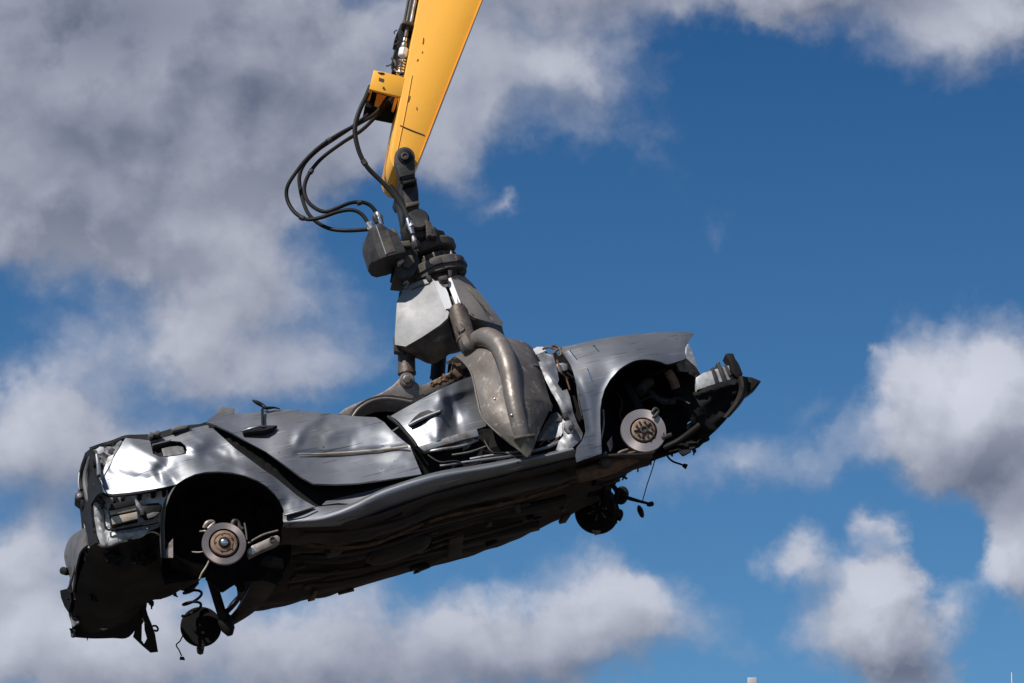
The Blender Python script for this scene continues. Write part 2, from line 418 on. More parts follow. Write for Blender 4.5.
build('rear_quarter_panel', sheet(q_out, q_ctrl, [q_hole], res=2.2, thick=.010, crumple=.003, cs=18, lam=.006,
      ridges=[([(131, 444), (157, 459.5), (165, 467), (175, 483)], -.016, 9, 1.2), ([(188, 447), (205, 455), (235, 466), (262, 478), (280, 498)], -.02, 9), ([(158, 470), (163, 480)], .014, 6, 1), ([(190, 432), (205, 443), (226, 452)], -.007, 5, 1), ([(112, 470), (126, 476), (150, 478)], .006, 4, 1), ([(205, 463), (216, 459), (232, 460)], .005, 5, 1), ([(268, 478), (282, 492), (300, 500)], -.006, 4, 1)]), M['paint'], car, smooth=50)
ff = build('fuel_filler_housing', sheet([(149, 440), (182, 440), (189, 450), (188, 455), (160, 459), (150, 454)], [(150, 440, .25), (189, 450, .16), (160, 459, .14), (150, 454, .17)], res=4), M['black'], car)
build('filler_flap', sheet([(161.5, 448.5), (170, 446.5), (178, 445.8), (183, 447), (185, 453), (176, 455), (163.5, 456.3)], [(161, 448, .15), (185, 452, .10), (163, 456, .11), (175, 446, .15)], res=3, thick=.02, crumple=.01, cs=6), M['greyplast'], ff, bevel=.002)

# rear door, folded over the sill
d_out = [(206, 422), (211, 417.5), (216, 414.2), (228, 414.5), (241, 413.6), (252, 412.5), (262, 411.5), (270, 409.6), (278, 408.8), (290, 409.6), (305, 410.8), (322, 412.6), (340, 414.8), (358, 416.4), (376, 417.3), (384, 422), (390, 429), (400, 438), (410, 446), (414, 456), (421.5, 474),
         (410, 476), (400, 477.5), (380, 480.3), (358, 483), (335, 484.2), (313.4, 483.6), (302, 477.5), (292, 470), (266, 451.7), (245, 440.5), (231.6, 432.5), (217, 425.5)]
d_ctrl = [(206, 422, .16), (216, 414, .25), (241, 414, .27), (262, 411, .27), (280, 409, .28), (305, 411, .26), (340, 415, .23), (376, 417, .20), (390, 429, .10), (410, 446, .03), (421, 474, -.06),
          (400, 477, -.07), (358, 482, -.08), (313, 483, -.08), (292, 470, -.04), (266, 452, .04), (245, 440, .09), (231, 432, .12), (250, 425, .16), (262, 435, .11), (280, 430, .12), (285, 448, .04), (275, 418, .2),
          (297, 454, .045), (320, 453, .075), (350, 452, .085), (380, 450, .07), (405, 447, .035), (300, 435, .09), (312, 425, .15), (330, 420, .20), (350, 430, .14), (370, 427, .13), (330, 438, .10), (385, 440, .08),
          (310, 468, .0), (335, 468, .02), (360, 467, .005), (390, 463, -.01), (300, 462, .02), (405, 462, -.02)]
door = build('rear_door', sheet(d_out, d_ctrl, res=2.6, thick=.012, crumple=.002, cs=30, lam=.04, ridges=[([(297, 441), (300, 432), (308, 424), (320, 418)], -.014, 7, 1), ([(330, 433), (355, 424), (376, 418)], -.014, 10, 1), ([(297, 454), (340, 453.2), (408, 446.5)], .016, 4, 1), ([(300, 436), (330, 433), (362, 424)], -.006, 6, 1), ([(312, 466), (340, 470), (372, 463), (404, 464)], .005, 6, 1), ([(384, 470), (395, 460), (402, 452)], -.004, 4, 1), ([(236, 422), (262, 420), (300, 416), (340, 419)], -.005, 4, 1), ([(352, 440), (370, 436), (388, 438)], .005, 6, 1), ([(322, 424), (333, 441), (350, 445)], .005, 6, 1)]), M['paint'], car, smooth=30)
build('trim_strip', tube([P(x, y, z) for x, y, z in ((298, 453.6, .028), (320, 454.2, .055), (345, 453, .064), (375, 450.6, .052), (395, 448.3, .03), (408, 446.6, .0))], [.004, .009, .010, .010, .010, .007], seg=8), M['tan'], door)
h = build('door_handle', sheet([(241.5, 430.6), (247, 427.8), (256, 426.2), (266, 425.5), (277, 425.3), (272, 427.8), (264, 430.2), (255, 431.2), (243, 432.6)], [(241, 431, .115), (277, 425, .115), (258, 429, .10)], res=3, thick=.02), M['black'], door)
build('grip', tube([P(242.5, 431, .10), P(250, 428.7, .075), (P(259, 426.6, .075)), P(266, 426.6, .095)], [.005, .009, .009, .006]), M['paint'], h)
build('handle_stem', bar(P(262.6, 427, .10), P(262.3, 409, .22), .014, .014), M['black'], door, bevel=.003)
build('seal_strip', tube([P(252.5, 400.3, .25), P(257, 402.5, .25), P(262.5, 405.5, .25), P(266, 408, .24), P(274, 407.6, .25), P(280, 409, .25)], [.006, .014, .014, .012, .007, .004]), M['rubber'], door)
build('window_frame_stub', sheet([(208.5, 420), (215.5, 413.5), (221.5, 406.6), (235, 408.3), (234, 415), (222, 415.5)], [(208, 420, .24), (221, 406, .31), (235, 408, .31)], thick=.02, res=4), M['greyplast'], door, bevel=.003)

# dark door opening behind the folded door
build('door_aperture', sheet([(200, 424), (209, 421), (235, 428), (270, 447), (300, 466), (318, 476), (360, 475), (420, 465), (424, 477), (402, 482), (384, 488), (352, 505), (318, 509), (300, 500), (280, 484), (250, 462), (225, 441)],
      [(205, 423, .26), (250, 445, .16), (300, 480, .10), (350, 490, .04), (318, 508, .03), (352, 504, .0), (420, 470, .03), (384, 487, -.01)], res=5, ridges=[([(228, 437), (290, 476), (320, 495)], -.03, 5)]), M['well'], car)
build('sill_seam', sheet([(341, 497.5), (372, 490), (401, 482), (384, 489), (368, 497), (352, 504), (338, 503), (322, 505), (326, 501)], [(341, 497, .0), (401, 482, -.05), (352, 503, -.05), (325, 503, -.03)], res=3), M['paint'], car)

# sill (rocker): crest catches the light, belly turns under
s_rows = [[(283, 513, -.02), (316, 507, -.06), (335, 505, -.05), (352, 503, -.06), (384, 488.5, -.07), (424, 475, -.075), (469, 466, -.06), (512, 459, -.06), (548, 452.5, -.06), (570, 446, -.05)],
          [(283, 520, -.07), (316, 517.5, -.105), (335, 512.5, -.115), (354, 504.8, -.12), (386, 490, -.125), (425, 477.5, -.13), (470, 469, -.125), (512, 461.5, -.12), (550, 454, -.12), (573, 448, -.11)],
          [(284, 524, -.07), (316, 522, -.10), (336, 518, -.11), (357, 511, -.115), (388, 497, -.12), (426, 484.5, -.12), (472, 474, -.115), (514, 466, -.11), (552, 457.5, -.105), (576, 451.5, -.10)],
          [(285, 527, -.03), (316, 525.5, -.05), (338, 523, -.05), (360, 517, -.05), (390, 505, -.06), (428, 492, -.06), (474, 480.5, -.055), (516, 471, -.05), (554, 461.5, -.045), (578, 456, -.05)],
          [(286, 528, .05), (316, 527, .03), (340, 525.5, .03), (362, 521, .03), (392, 510, .02), (430, 497, .02), (476, 484, .02), (518, 474, .02), (556, 464, .02), (580, 458.5, .02)]]
def sill_bump(p, u, v):
    return Vector((0, .006 * noise.noise(Vector((p.x * 3.1, 0, p.z * 4))), .004 * noise.noise(Vector((p.x * 4.3, 7, 0)))))
build('rocker_sill', loft(s_rows, 6, 5, thick=.008, bump=sill_bump), M['paint'], car, smooth=40)
build('sill_flange', tube([P(285, 515, -.10), P(300, 511, -.115), P(315, 506.6, -.10)], .006), M['bare'], car)

# front door, torn and creased
fd_out = [(389, 417), (402, 409.5), (422, 398.8), (443, 387.5), (462, 379.5), (474, 375.5), (486, 378), (488, 400), (486, 426), (477, 429), (462, 433), (440, 440), (418.8, 446.5), (414.5, 442), (409, 435), (403.4, 428)]
fd_ctrl = [(389, 417, .17), (402, 409.5, .20), (422, 398, .21), (443, 387.5, .18), (462, 379, .26), (474, 375, .30), (486, 400, .25), (484, 426, .12), (462, 433, .06), (440, 440, .0), (418.8, 446, .05), (403, 428, .11),
           (410, 425, .10), (425, 418, .075), (432, 405, .095), (440, 395, .12), (437, 412, .035), (440, 425, .02), (428, 436, .03), (448, 405, .16), (456, 425, .15), (452, 415, .16), (465, 395, .23), (468, 415, .16), (458, 384, .20)]
fdoor = build('front_door', sheet(fd_out, fd_ctrl, res=2.2, thick=.010, crumple=.001, cs=14, lam=.03, ridges=[([(443, 389), (441.5, 398), (444, 408), (441, 425), (437, 436)], -.018, 8, 1), ([(445, 392), (452, 410), (458, 432)], .022, 7, 1), ([(445, 397), (470, 389)], -.014, 6, 1)]), M['paint'], car, smooth=38)
fh = build('door_handle', sheet([(408, 424.5), (414, 417.5), (420, 412.5), (428, 409.9), (434, 411.5), (442, 409.5), (440, 413), (434, 419.5), (425, 423.5), (412, 427)], [(408, 424, .088), (442, 409, .035), (425, 417, .066), (425, 411, .078)], res=2.5, thick=.015), M['black'], fdoor)
build('grip', tube([P(409.5, 425, .075), P(418, 420.5, .055), P(428, 416, .04), P(440, 411, .02)], [.011, .013, .012, .008]), M['paint'], fh)
build('door_beam', prism([(418.8, 446.5), (440, 439.5), (462, 432.5), (477, 428.6), (479, 436), (462, 440), (440, 446), (424, 451.5)], .0, .06), M['bare'], fdoor, bevel=.004)
build('door_edge_rubber', tube([P(388, 416.5, .10), P(396, 422, .06), P(404, 430.5, .03), P(411, 438.5, .0), P(417, 446.5, -.03)], [.010, .014, .012, .012, .010]), M['rubber'], car)
# crumpled interior seen under the front door
def in_bump(p, u, v): return Vector((0, .05 * noise.fractal(p * 6.0, 1, 2, 3), .03 * noise.fractal(p * 8.0 + Vector((3, 1, 2)), 1, 2, 3)))
build('crumpled_interior', loft([[(405, 452, .08), (440, 440, .14), (475, 428, .12), (520, 430, .1), (560, 425, .1), (584, 430, .12)], [(410, 464, .05), (440, 455, .12), (475, 446, .10), (520, 445, .06), (560, 440, .05), (586, 442, .1)], [(415, 486, .06), (440, 481, .08), (475, 474, .06), (520, 466, .06), (560, 458, .06), (588, 455, .08)]], 6, 6, bump=in_bump, thick=.006), M['well'], car, smooth=20)
for pts, r, mt in (([(424, 452, .03), (440, 449.5, .0), (462, 446, .02), (478, 440, .04)], .010, 'bare'), ([(470, 459, -.01), (490, 455.5, -.03), (512, 452.5, -.03), (530, 450, -.02)], .008, 'bare'), ([(440, 466, -.02), (470, 461.5, -.05), (500, 457.5, -.06), (524, 455, -.05)], .009, 'paint'),
                   ([(530, 452, -.05), (545, 448, -.06), (560, 441.5, -.05)], .012, 'paint'), ([(452, 455, .02), (470, 452, -.0), (486, 446.5, .02)], .007, 'greyplast')):
    build('torn_seam', tube([P(*p) for p in pts], r), M[mt], car)
build('floor_trim_scrap', sheet([(452, 441), (461, 438.5), (470, 437.5), (476, 440), (470, 445), (458, 445.5)], [(452, 441, .06), (470, 437, .03), (465, 445, .05)], res=2.5, crumple=.02, cs=8), M['bare'], car)

# hinge pillar and the torn scuttle in front of the near claw
p_out = [(538.5, 362), (543, 361), (548.5, 371), (556, 381), (562, 391), (567, 389), (570, 397), (573.5, 413), (578, 425), (583, 433.5), (581, 440), (573, 447), (564, 452), (556, 450), (559, 441), (564, 435), (562, 425), (563, 414), (558, 403), (551, 391), (545, 379)]
pil = build('hinge_pillar', sheet(p_out, [(540, 362, .12), (550, 377, .05), (560, 396, .0), (566, 392, .03), (568, 410, -.03), (573, 413, .0), (570, 430, -.06), (582, 434, .0), (570, 445, -.11), (558, 449, -.08), (564, 420, -.02)], res=2.2, thick=.02, crumple=.008, cs=12, lam=.01,
      ridges=[([(540, 362), (556, 388), (566, 414), (572, 436)], -.025, 5, 1)]), M['primer2'], car, smooth=25)
build('hinge', prism([(565, 421), (571, 420), (574, 428), (573, 433), (567, 433), (564, 428)], -.09, .0), M['bare'], pil, bevel=.003)
build('hinge_bolt', lathe(P(571, 428, -.095), YAX, [(.018, 0), (.018, .015), (.010, .018)], 12), M['dark'], pil)
build('hinge_strap', prism([(562.5, 412.5), (567, 411.5), (569, 417), (564.5, 418.5)], -.07, -.02), M['dark'], pil, bevel=.002)
build('scuttle_panel', sheet([(537, 355), (541, 352.5), (546, 351.7), (553, 355), (556.5, 366), (559, 380), (557, 385), (552, 380), (545, 370), (540.5, 361)], [(537, 355, .20), (553, 355, .18), (558, 382, .06), (545, 368, .10)], res=2.5, crumple=.012, cs=9), M['paint'], car)
build('scuttle_edge', sheet([(533, 349), (537, 346.8), (543, 346.8), (546, 350.5), (541, 353), (536, 354.5)], [(533, 349, .3), (546, 350, .22), (537, 354, .22)], res=2.5), M['primer'], car)
build('wiring_loom', tube([P(543, 349, .2), P(549, 347.2, .16), P(555, 350, .14), P(553, 354, .14), P(559, 349, .13), P(562, 355, .12)], .008), M['rust'], car)
build('bonnet_hinge', tube([P(551, 347, .2), P(556, 346, .16), P(561, 350, .13), P(560, 356, .12), P(557, 353, .13)], [.006, .010, .010, .008, .006]), M['dark'], car)
build('bulkhead_bracket', prism([(556.5, 364), (563, 362.5), (567.5, 364), (567.5, 370), (559, 372)], .12, .2), M['bare'], car, bevel=.003)
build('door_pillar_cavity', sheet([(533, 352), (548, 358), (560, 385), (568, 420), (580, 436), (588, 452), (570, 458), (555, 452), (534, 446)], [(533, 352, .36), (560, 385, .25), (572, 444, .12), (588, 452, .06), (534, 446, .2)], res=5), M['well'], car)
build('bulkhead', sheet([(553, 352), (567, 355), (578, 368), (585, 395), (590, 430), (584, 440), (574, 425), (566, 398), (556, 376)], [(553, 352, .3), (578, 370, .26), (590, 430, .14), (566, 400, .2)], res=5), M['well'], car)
build('footwell_panel', sheet([(536.5, 441), (540, 433), (545, 424), (551, 414.5), (557, 412), (561.5, 417), (563.5, 430), (561, 436), (550, 439.5)], [(536, 441, .0), (551, 414, .10), (563, 430, .02), (550, 430, .06)], res=2.5, ridges=[([(540, 439), (548, 427), (556, 420)], -.04, 5, 1)]), M['paint'], car)
build('torn_foil', sheet([(548, 404.5), (551, 402), (552.5, 405), (551, 411), (548.5, 410)], [(548, 404, .1), (552, 405, .08), (549, 410, .08)], res=2), M['primer'], car)

# front wing
w_out = [(559, 347.3), (570, 345.3), (585, 342), (599, 339), (619, 335.8), (638.6, 333.6), (660, 332.2), (678, 331.8), (694.5, 332.6), (691, 337.5), (688, 342), (686.6, 347), (686.2, 353), (685.8, 359), (676, 362), (667.6, 364.4), (660, 361.8), (652, 360), (643, 359.4), (634, 361), (625, 365.5),
         (617.5, 371), (610, 379.5), (604.6, 389), (601.6, 399), (600.2, 410), (600.2, 423), (601, 437), (601.8, 453.5), (590, 457.2), (576.8, 462), (575.6, 455), (577, 447), (582.5, 440), (586.2, 431), (585, 420), (582.3, 410), (579.5, 396), (576.7, 384), (573.5, 373), (570, 363), (564.5, 355)]
w_hole = [[(569.3, 350.6), (570.3, 350.2), (577.6, 359.8), (576.9, 360.6)], [(592.8, 345.4), (594, 345), (599.5, 351.6), (598.6, 352.4)], [(587, 368.8), (588, 368.5), (592.8, 381.8), (592, 382.4)]]
w_ctrl = [(559, 347, .16), (599, 339, .17), (640, 333.5, .18), (694, 332.5, .20), (575, 357, .08), (600, 350, .06), (640, 345, .06), (685, 345, .09), (570, 364, .05), (590, 362, .01), (615, 355, -.01), (640, 354, -.01), (667, 358, .02), (685, 358, .06),
          (577, 384, -.055), (590, 390, -.062), (598, 392, -.06), (612, 373, -.06), (640, 359, -.05), (664, 363, -.02), (582, 410, -.075), (592, 415, -.072), (600, 415, -.065), (586, 432, -.085), (596, 440, -.08), (576, 460, -.095), (601, 453, -.08), (588, 450, -.088), (605, 366, -.03)]
w_ctrl = [(x, y, z + max(0, (x - 590) / 100) * .085 - max(0, (600 - x) / 30) * .012) for x, y, z in w_ctrl]
wing = build('front_wing', sheet(w_out, w_ctrl, w_hole, res=2.4, thick=.010, crumple=.002, cs=30, lam=.02, ridges=[([(601, 452), (600.2, 410), (604.6, 389), (617.5, 371), (634, 361), (652, 360), (667, 364)], -.007, 4, 1), ([(562, 352), (600, 344.5), (640, 340), (690, 340)], -.012, 4, 1), ([(578, 380), (586, 400), (590, 430)], .006, 4, 1), ([(640, 350), (660, 349), (684, 352)], .007, 4, 1), ([(566, 352), (574, 362)], .004, 4, 1), ([(580, 436), (590, 446), (600, 445)], -.008, 3, 1)]), M['paint'], car, smooth=30)
build('headlamp_panel', sheet([(686.3, 347), (689, 344), (692, 351), (699, 371.5), (690, 368), (686, 362)], [(686, 347, .16), (699, 371, .18), (686, 362, .14)], res=2.5, thick=.015, crumple=.015, cs=9), M['primer'], car, smooth=25)
build('headlamp_bracket', sheet([(676, 364), (686, 358), (696, 367), (701.5, 376), (696.5, 378), (686, 372), (677, 371)], [(676, 364, .1), (696, 367, .12), (690, 376, .10)], res=3, crumple=.02, cs=8), M['black'], car)
# chassis leg and front structure
leg = build('chassis_leg', prism([(696, 377.5), (703, 373), (714, 369.5), (724, 366.5), (732, 364.5), (735, 378), (724, 381.5), (713, 385), (697, 390)], .10, .22), M['primer'], car, bevel=.004)
for o in ([(711, 367.5), (713.5, 366.8), (718.8, 382.5), (716.2, 384)], [(716.5, 363), (719.5, 361.5), (728.5, 384), (725, 385.5)], [(724.5, 365), (726.5, 364.5), (732, 374.5), (729.5, 376)]):
    build('strap', prism(o, .08, .24), M['dark'], leg, bevel=.002)
c_out = [(600, 395), (607, 381), (616, 370), (626, 363), (640, 358.5), (655, 359), (668, 363), (684, 360), (695, 371), (696.5, 389), (713, 384.5), (735, 377), (742, 384), (744, 395), (738, 404), (731, 413), (725, 421), (716, 430.5), (708, 437.5), (709, 438.5), (703, 442), (694, 449), (690, 449), (683.5, 454.5), (679, 449.5), (655, 455), (640, 459.5), (622, 467), (606, 471), (600, 455)]
c_hole = [[(631, 367), (634, 364.5), (640, 363), (645.5, 363.6), (644, 366.5), (638, 369.5), (633.5, 370.3)], [(684.5, 424), (687, 421.5), (691.8, 420.3), (690, 422.6), (686.5, 424.6)]]
c_ctrl = [(600, 395, .30), (640, 358, .22), (684, 360, .16), (696, 389, .16), (742, 384, .10), (738, 404, .12), (708, 437, .2), (683, 452, .22), (640, 459, .22), (606, 470, .10), (640, 400, .42), (625, 420, .40), (660, 385, .34), (680, 400, .24), (700, 410, .12), (690, 425, .2), (670, 430, .30), (650, 445, .32), (720, 400, .1)]
build('front_structure', sheet(c_out, c_ctrl, c_hole, res=3, thick=.02, crumple=.05, cs=18, ridges=[([(655, 410), (690, 397), (735, 382)], -.05, 6, 1), ([(668, 362), (674, 390)], -.06, 8), ([(612, 395), (625, 430)], -.04, 6)]), M['well'], car, smooth=60)
for pts, r, mt in (([(627, 386, .2), (634, 398, .16), (640, 410, .12)], .03, 'black'), ([(668, 372, .1), (673, 380, .1), (676, 388, .12)], .03, 'rust'), ([(650, 375, .25), (662, 371, .2), (674, 366, .16)], .02, 'black'), ([(645, 388, .3), (660, 400, .25), (676, 402, .2)], .022, 'dark'),
                   ([(640, 392, .2), (646, 384, .24), (652, 382, .25)], .035, 'dark'), ([(664, 448, .25), (680, 440, .2), (700, 425, .15)], .02, 'black')):
    build('chassis_member', tube([P(*p) for p in pts], r), M[mt], car)
build('bumper_mount', prism([(725, 354.5), (728, 353), (733.5, 353.4), (735, 358), (739, 364), (743, 374), (737, 377.5), (732, 372), (730, 362)], .05, .16), M['black'], car, bevel=.004)
b_rows = [[(737, 377, .06), (742.5, 376, .04), (748, 377.5, .08)], [(739, 388, .06), (744, 387, .03), (748.5, 387, .09)], [(736, 398, .06), (742, 397, .04), (745.5, 396.5, .09)], [(730, 408, .08), (735, 408, .06), (738.5, 407, .12)], [(723, 417, .10), (727, 418, .09), (729.5, 417, .14)]]
build('bumper_edge', loft(b_rows, 4, 4, thick=.012), M['brownedge'], car)
build('bumper_corner', prism([(746, 376.3), (752, 377), (761.5, 381), (757, 386.5), (751, 391), (744, 395.5), (746, 385)], .10, .22, taper=.8), M['black'], car, bevel=.006)
build('bumper_tear', sheet([(748, 388.5), (753, 382.5), (758, 381.5), (755, 386), (750, 391)], [(748, 388, .09), (758, 381, .09), (750, 391, .09)], res=2), M['brownedge'], car)
# under tray of the nose, turning from the near corner back to the far wheel
nose = [[(604, 458, .15), (640, 440, .30), (680, 430, .30), (712, 420, .2), (735, 398, .12)], [(602, 468, .4), (640, 458, .42), (676, 450, .36), (705, 437, .28), (731, 409, .2)], [(596, 482, .8), (620, 474, .75), (650, 461, .6), (680, 450, .5), (700, 437, .4)], [(586, 500, 1.3), (604, 490, 1.2), (622, 473, 1.0), (648, 460, .85), (672, 449, .75)]]
def nb(p, u, v): return Vector((0, 0, .03 * noise.fractal(p * 5.0, 1, 2, 3)))
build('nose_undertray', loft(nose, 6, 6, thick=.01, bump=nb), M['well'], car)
# ragged ends hanging from the tray
for o in ([(676, 448), (690, 446), (691, 451), (684, 455), (680, 453)], [(688, 442), (697, 441), (695, 447.5), (690, 449.5)], [(703, 434), (709, 436), (708.5, 439), (705, 438)]):
    build('torn_tray_scrap', sheet(o, [(o[0][0], o[0][1], .24), (o[1][0], o[1][1], .24), (o[2][0], o[2][1], .2)], res=2, thick=.01), M['black'], car)

# floor pan from the near sill to the far sill
n0 = [(286, 523), (316, 521), (340, 522), (364, 520), (393, 511), (431, 497), (477, 484.5), (519, 474.5), (557, 464.5), (580, 459), (604, 456), (630, 455), (655, 452)]
f0 = [(240, 613), (262, 610), (280, 607), (302, 601.5), (335, 594), (382, 580), (428, 567.5), (468, 557), (507, 543.5), (532, 532), (556, 518), (572, 509), (600, 495)]
rows = []
for k in range(7):
    t = k / 6
    rows.append([(a[0] + (b[0] - a[0]) * t, a[1] + (b[1] - a[1]) * t, -.03 + 1.58 * t) for a, b in zip(n0, f0)])
def fbump(p, u, v):
    y = p.y
    z = .10 * math.exp(-((y - .77) / .16) ** 4)                       # exhaust tunnel
    for c, w, hh in ((.22, .07, -.05), (1.3, .07, -.05), (.45, .03, -.02), (.55, .02, .015), (1.0, .03, -.02), (1.12, .02, .015)):
        z += hh * math.exp(-((y - c) / w) ** 4)
    z += .018 * math.sin(p.x * 9) * math.exp(-((y - .5) / .2) ** 2)
    z += .020 * noise.fractal(Vector((p.x * 2.2, p.y * 3, 1.3)), 1, 2, 4) + .012 * noise.noise(Vector((p.x * 9, p.y * 12, 2)))
    e = min(1, max(0, min(p.y, 1.52 - p.y) / .12))
    return Vector((0, 0, z * e + (1 - e) * .012 * noise.noise(Vector((p.x * 7, 0, 5)))))
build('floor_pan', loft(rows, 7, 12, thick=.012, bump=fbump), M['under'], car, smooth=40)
def flp(px, py, dy, dz=0):      # point on the floor by near pixel and distance across
    k = max(0, min(1, (px - n0[0][0]) / (n0[-1][0] - n0[0][0])))
    a = P(px, py, -.03); 
    return a + Vector((0, dy, dz))
ex = [(300, 522, .78, .05), (350, 520, .74, .0), (400, 508, .78, .03), (450, 491, .76, .0), (500, 478, .78, .02), (545, 466, .74, -.02), (580, 459, .70, -.02)]
build('exhaust_pipe', tube([flp(*e) for e in ex], [.035, .035, .05, .035, .035, .04, .035]), M['under'], car)
build('exhaust_silencer', tube([flp(380, 514, .77, .0), flp(386, 512, .77, -.02), flp(430, 497, .77, -.02), flp(436, 495, .77, .0)], [.03, .075, .075, .03], n=4), M['under'], car)
for a, b, w in (((300, 522, .22, -.02), (570, 461, .20, -.03), .09), ((300, 522, 1.20, -.02), (560, 464, 1.12, -.02), .08), ((330, 521, .5, -.03), (520, 474, .46, -.03), .03)):
    build('floor_rail', bar(flp(*a), flp(*b), .05, w, up=(0, 1, 0)), M['under'], car, bevel=.006)
for a, b in (((345, 521, .25, -.01), (340, 521, .62, .0)), ((470, 486, .9, -.01), (474, 485, 1.3, -.02))):
    build('cross_member', bar(flp(*a), flp(*b), .06, .10, up=(1, 0, 0)), M['under'], car, bevel=.008)
for pts in ([(310, 521, .36, -.03), (370, 518, .40, -.045), (440, 494, .36, -.04), (520, 474, .40, -.04), (575, 460, .36, -.03)], [(310, 521, .395, -.03), (370, 518, .43, -.045), (440, 494, .39, -.04), (520, 474, .43, -.04), (575, 460, .39, -.03)]):
    build('brake_pipe', tube([flp(*p) for p in pts], .007, seg=6), M['rust'], car)
# front subframe beam, light brown
build('front_subframe', tube([P(578, 476, .12), P(596, 471, .12), P(612, 465, .12), P(630, 458.5, .14), P(650, 454, .2)], [.045, .05, .055, .045, .03]), M['rust'], car)
build('subframe_bush', lathe(P(606, 461, .02), YAX, [(.03, -.08), (.036, -.06), (.036, .0), (.02, .01)], 16), M['dark'], car)
build('torn_bracket', bar(P(600, 464, .1), P(606, 452, .04), .02, .03), M['bare'], car, bevel=.003)
# far side closed off; unseen roof sheet added for body and to block light
fs = [(240, 612), (280, 606), (335, 593), (382, 579), (428, 566.5), (468, 556), (507, 542.5), (545, 525), (572, 508)]
far = MB()
lo = [P(x, y, 1.555) for x, y in fs]
import itertools
hi = [p + Vector((0.1, -.12, .30 + .05 * noise.noise(Vector((p.x * 2, 0, 0))))) for p in lo]
m_ = len(lo); far.add(lo + hi, [(i, i + 1, i + 1 + m_, i + m_) for i in range(m_ - 1)])
build('far_side_panel', thicken(far, .01), M['paint'], car)
top_n = [P(150, 441, .14), P(207, 425, .24), P(262, 413, .30), P(340, 417, .27), P(390, 425, .22), P(440, 396, .32), P(480, 392, .36), P(540, 372, .32)]
rf = MB(); m_ = len(top_n); rws = []
for k in range(6):
    t = k / 5
    rws.append([p + Vector((.05 * noise.noise(Vector((p.x * 3, k, 1))), (1.5 - p.y) * t, -.03 - .10 * math.sin(math.pi * t) + .05 * noise.noise(Vector((p.x * 4, k * 1.7, 4))))) for p in top_n])
rf.add([p for r in rws for p in r], [(k * m_ + i, k * m_ + i + 1, (k + 1) * m_ + i + 1, (k + 1) * m_ + i) for k in range(5) for i in range(m_ - 1)])
build('unseen_roof_sheet', thicken(rf, .01), M['paint'], car, smooth=25)

# ---------------- brake discs
def brake(cx, cy, y, r, mt, rusty):
    c = P(cx, cy, y)
    d = build('brake_disc', lathe(c, YAX, [(r * .70, -.012), (r * .985, -.012), (r, -.008), (r, .008), (r * .985, .012), (r * .70, .012)], 64, False) if rusty else lathe(c, YAX, [(r * .60, -.012), (r * .985, -.012), (r, -.008), (r, .008), (r * .985, .012), (r * .60, .012)], 64, False), mt, car, origin=c)
    return c, d
c, d = brake(224, 544, .0, .141, M['disc'], True)
build('disc_hat', lathe(c, YAX, [(.086, -.01), (.086, .014), (.080, .022), (.066, .024), (.064, .020), (.056, .020), (.054, .026), (.036, .028), (.034, .020), (.03, .020)], 44), M['hubrust'], d)
build('hub_recess', lathe(c, YAX, [(.104, -.03), (.104, -.01), (.05, -.008)], 36), M['black'], d)
build('hub_cap', lathe(c, YAX, [(.036, .018), (.036, .024), (.026, .026), (.026, .038), (.020, .047), (.010, .051)], 28), M['chrome'], d)
build('hub_ring', lathe(c, YAX, [(.037, .02), (.037, .034), (.027, .036)], 28), M['black'], d)
for a in range(5):
    t = 2 * math.pi * a / 5 + .3
    build('stud_hole', lathe(c + Vector((math.cos(t) * .057, 0, math.sin(t) * .057)), YAX, [(.0065, .02), (.0065, .030), (.003, .0305)], 10), M['rust'], d)
build('caliper_bracket', tube([P(204, 528, .03), P(207, 523, .02), P(212, 521.5, .02), P(214, 523, .02), P(211, 526, .02), P(208, 529, .02)], [.012, .014, .012, .010, .012, .012]), M['alu'], car)
build('caliper_bracket', tube([P(232, 527, .03), P(234, 521, .02), P(238, 522, .03), P(240, 527, .03), P(243, 529, .03)], [.02, .014, .012, .012, .010]), M['grease'], car)
build('pad_clip', tube([P(200, 531.5, .04), P(205, 531, .02), P(208, 532, .02)], .006), M['alu'], car)
build('pad_clip', tube([P(192, 552, .04), P(199, 552.3, .03), P(204, 551.5, .02)], .005), M['alu'], car)
build('brake_hose', tube([P(244.5, 523, .02), P(246, 531, .02), P(247, 540, .02)], .006), M['greyplast'], car)
build('brake_hose', tube([P(209, 561, .05), P(206, 567, .05), P(202, 573, .05), P(199.5, 579, .06)], .006), M['tan'], car)
arm = build('trailing_arm', prism([(247, 550), (252, 545.5), (262, 541), (272, 536.5), (277, 534.8), (280, 537), (280, 541), (276, 544), (262, 550), (249, 556.5)], .03, .10), M['alu'], car, bevel=.006)
build('arm_bush', lathe(P(272.5, 539.7, .025), YAX, [(.022, -.02), (.022, .006), (.014, .008), (.012, .0), (.004, .0)], 18), M['dark'], arm)
build('arm_tear', prism([(251, 547), (253, 548), (254.3, 551), (253, 551.5)], .024, .035), M['chrome'], arm)
build('arm_edge', tube([P(248, 543.5, .05), P(255, 539, .05), P(265, 534, .05), P(278, 530.5, .06)], .006), M['alu'], car)

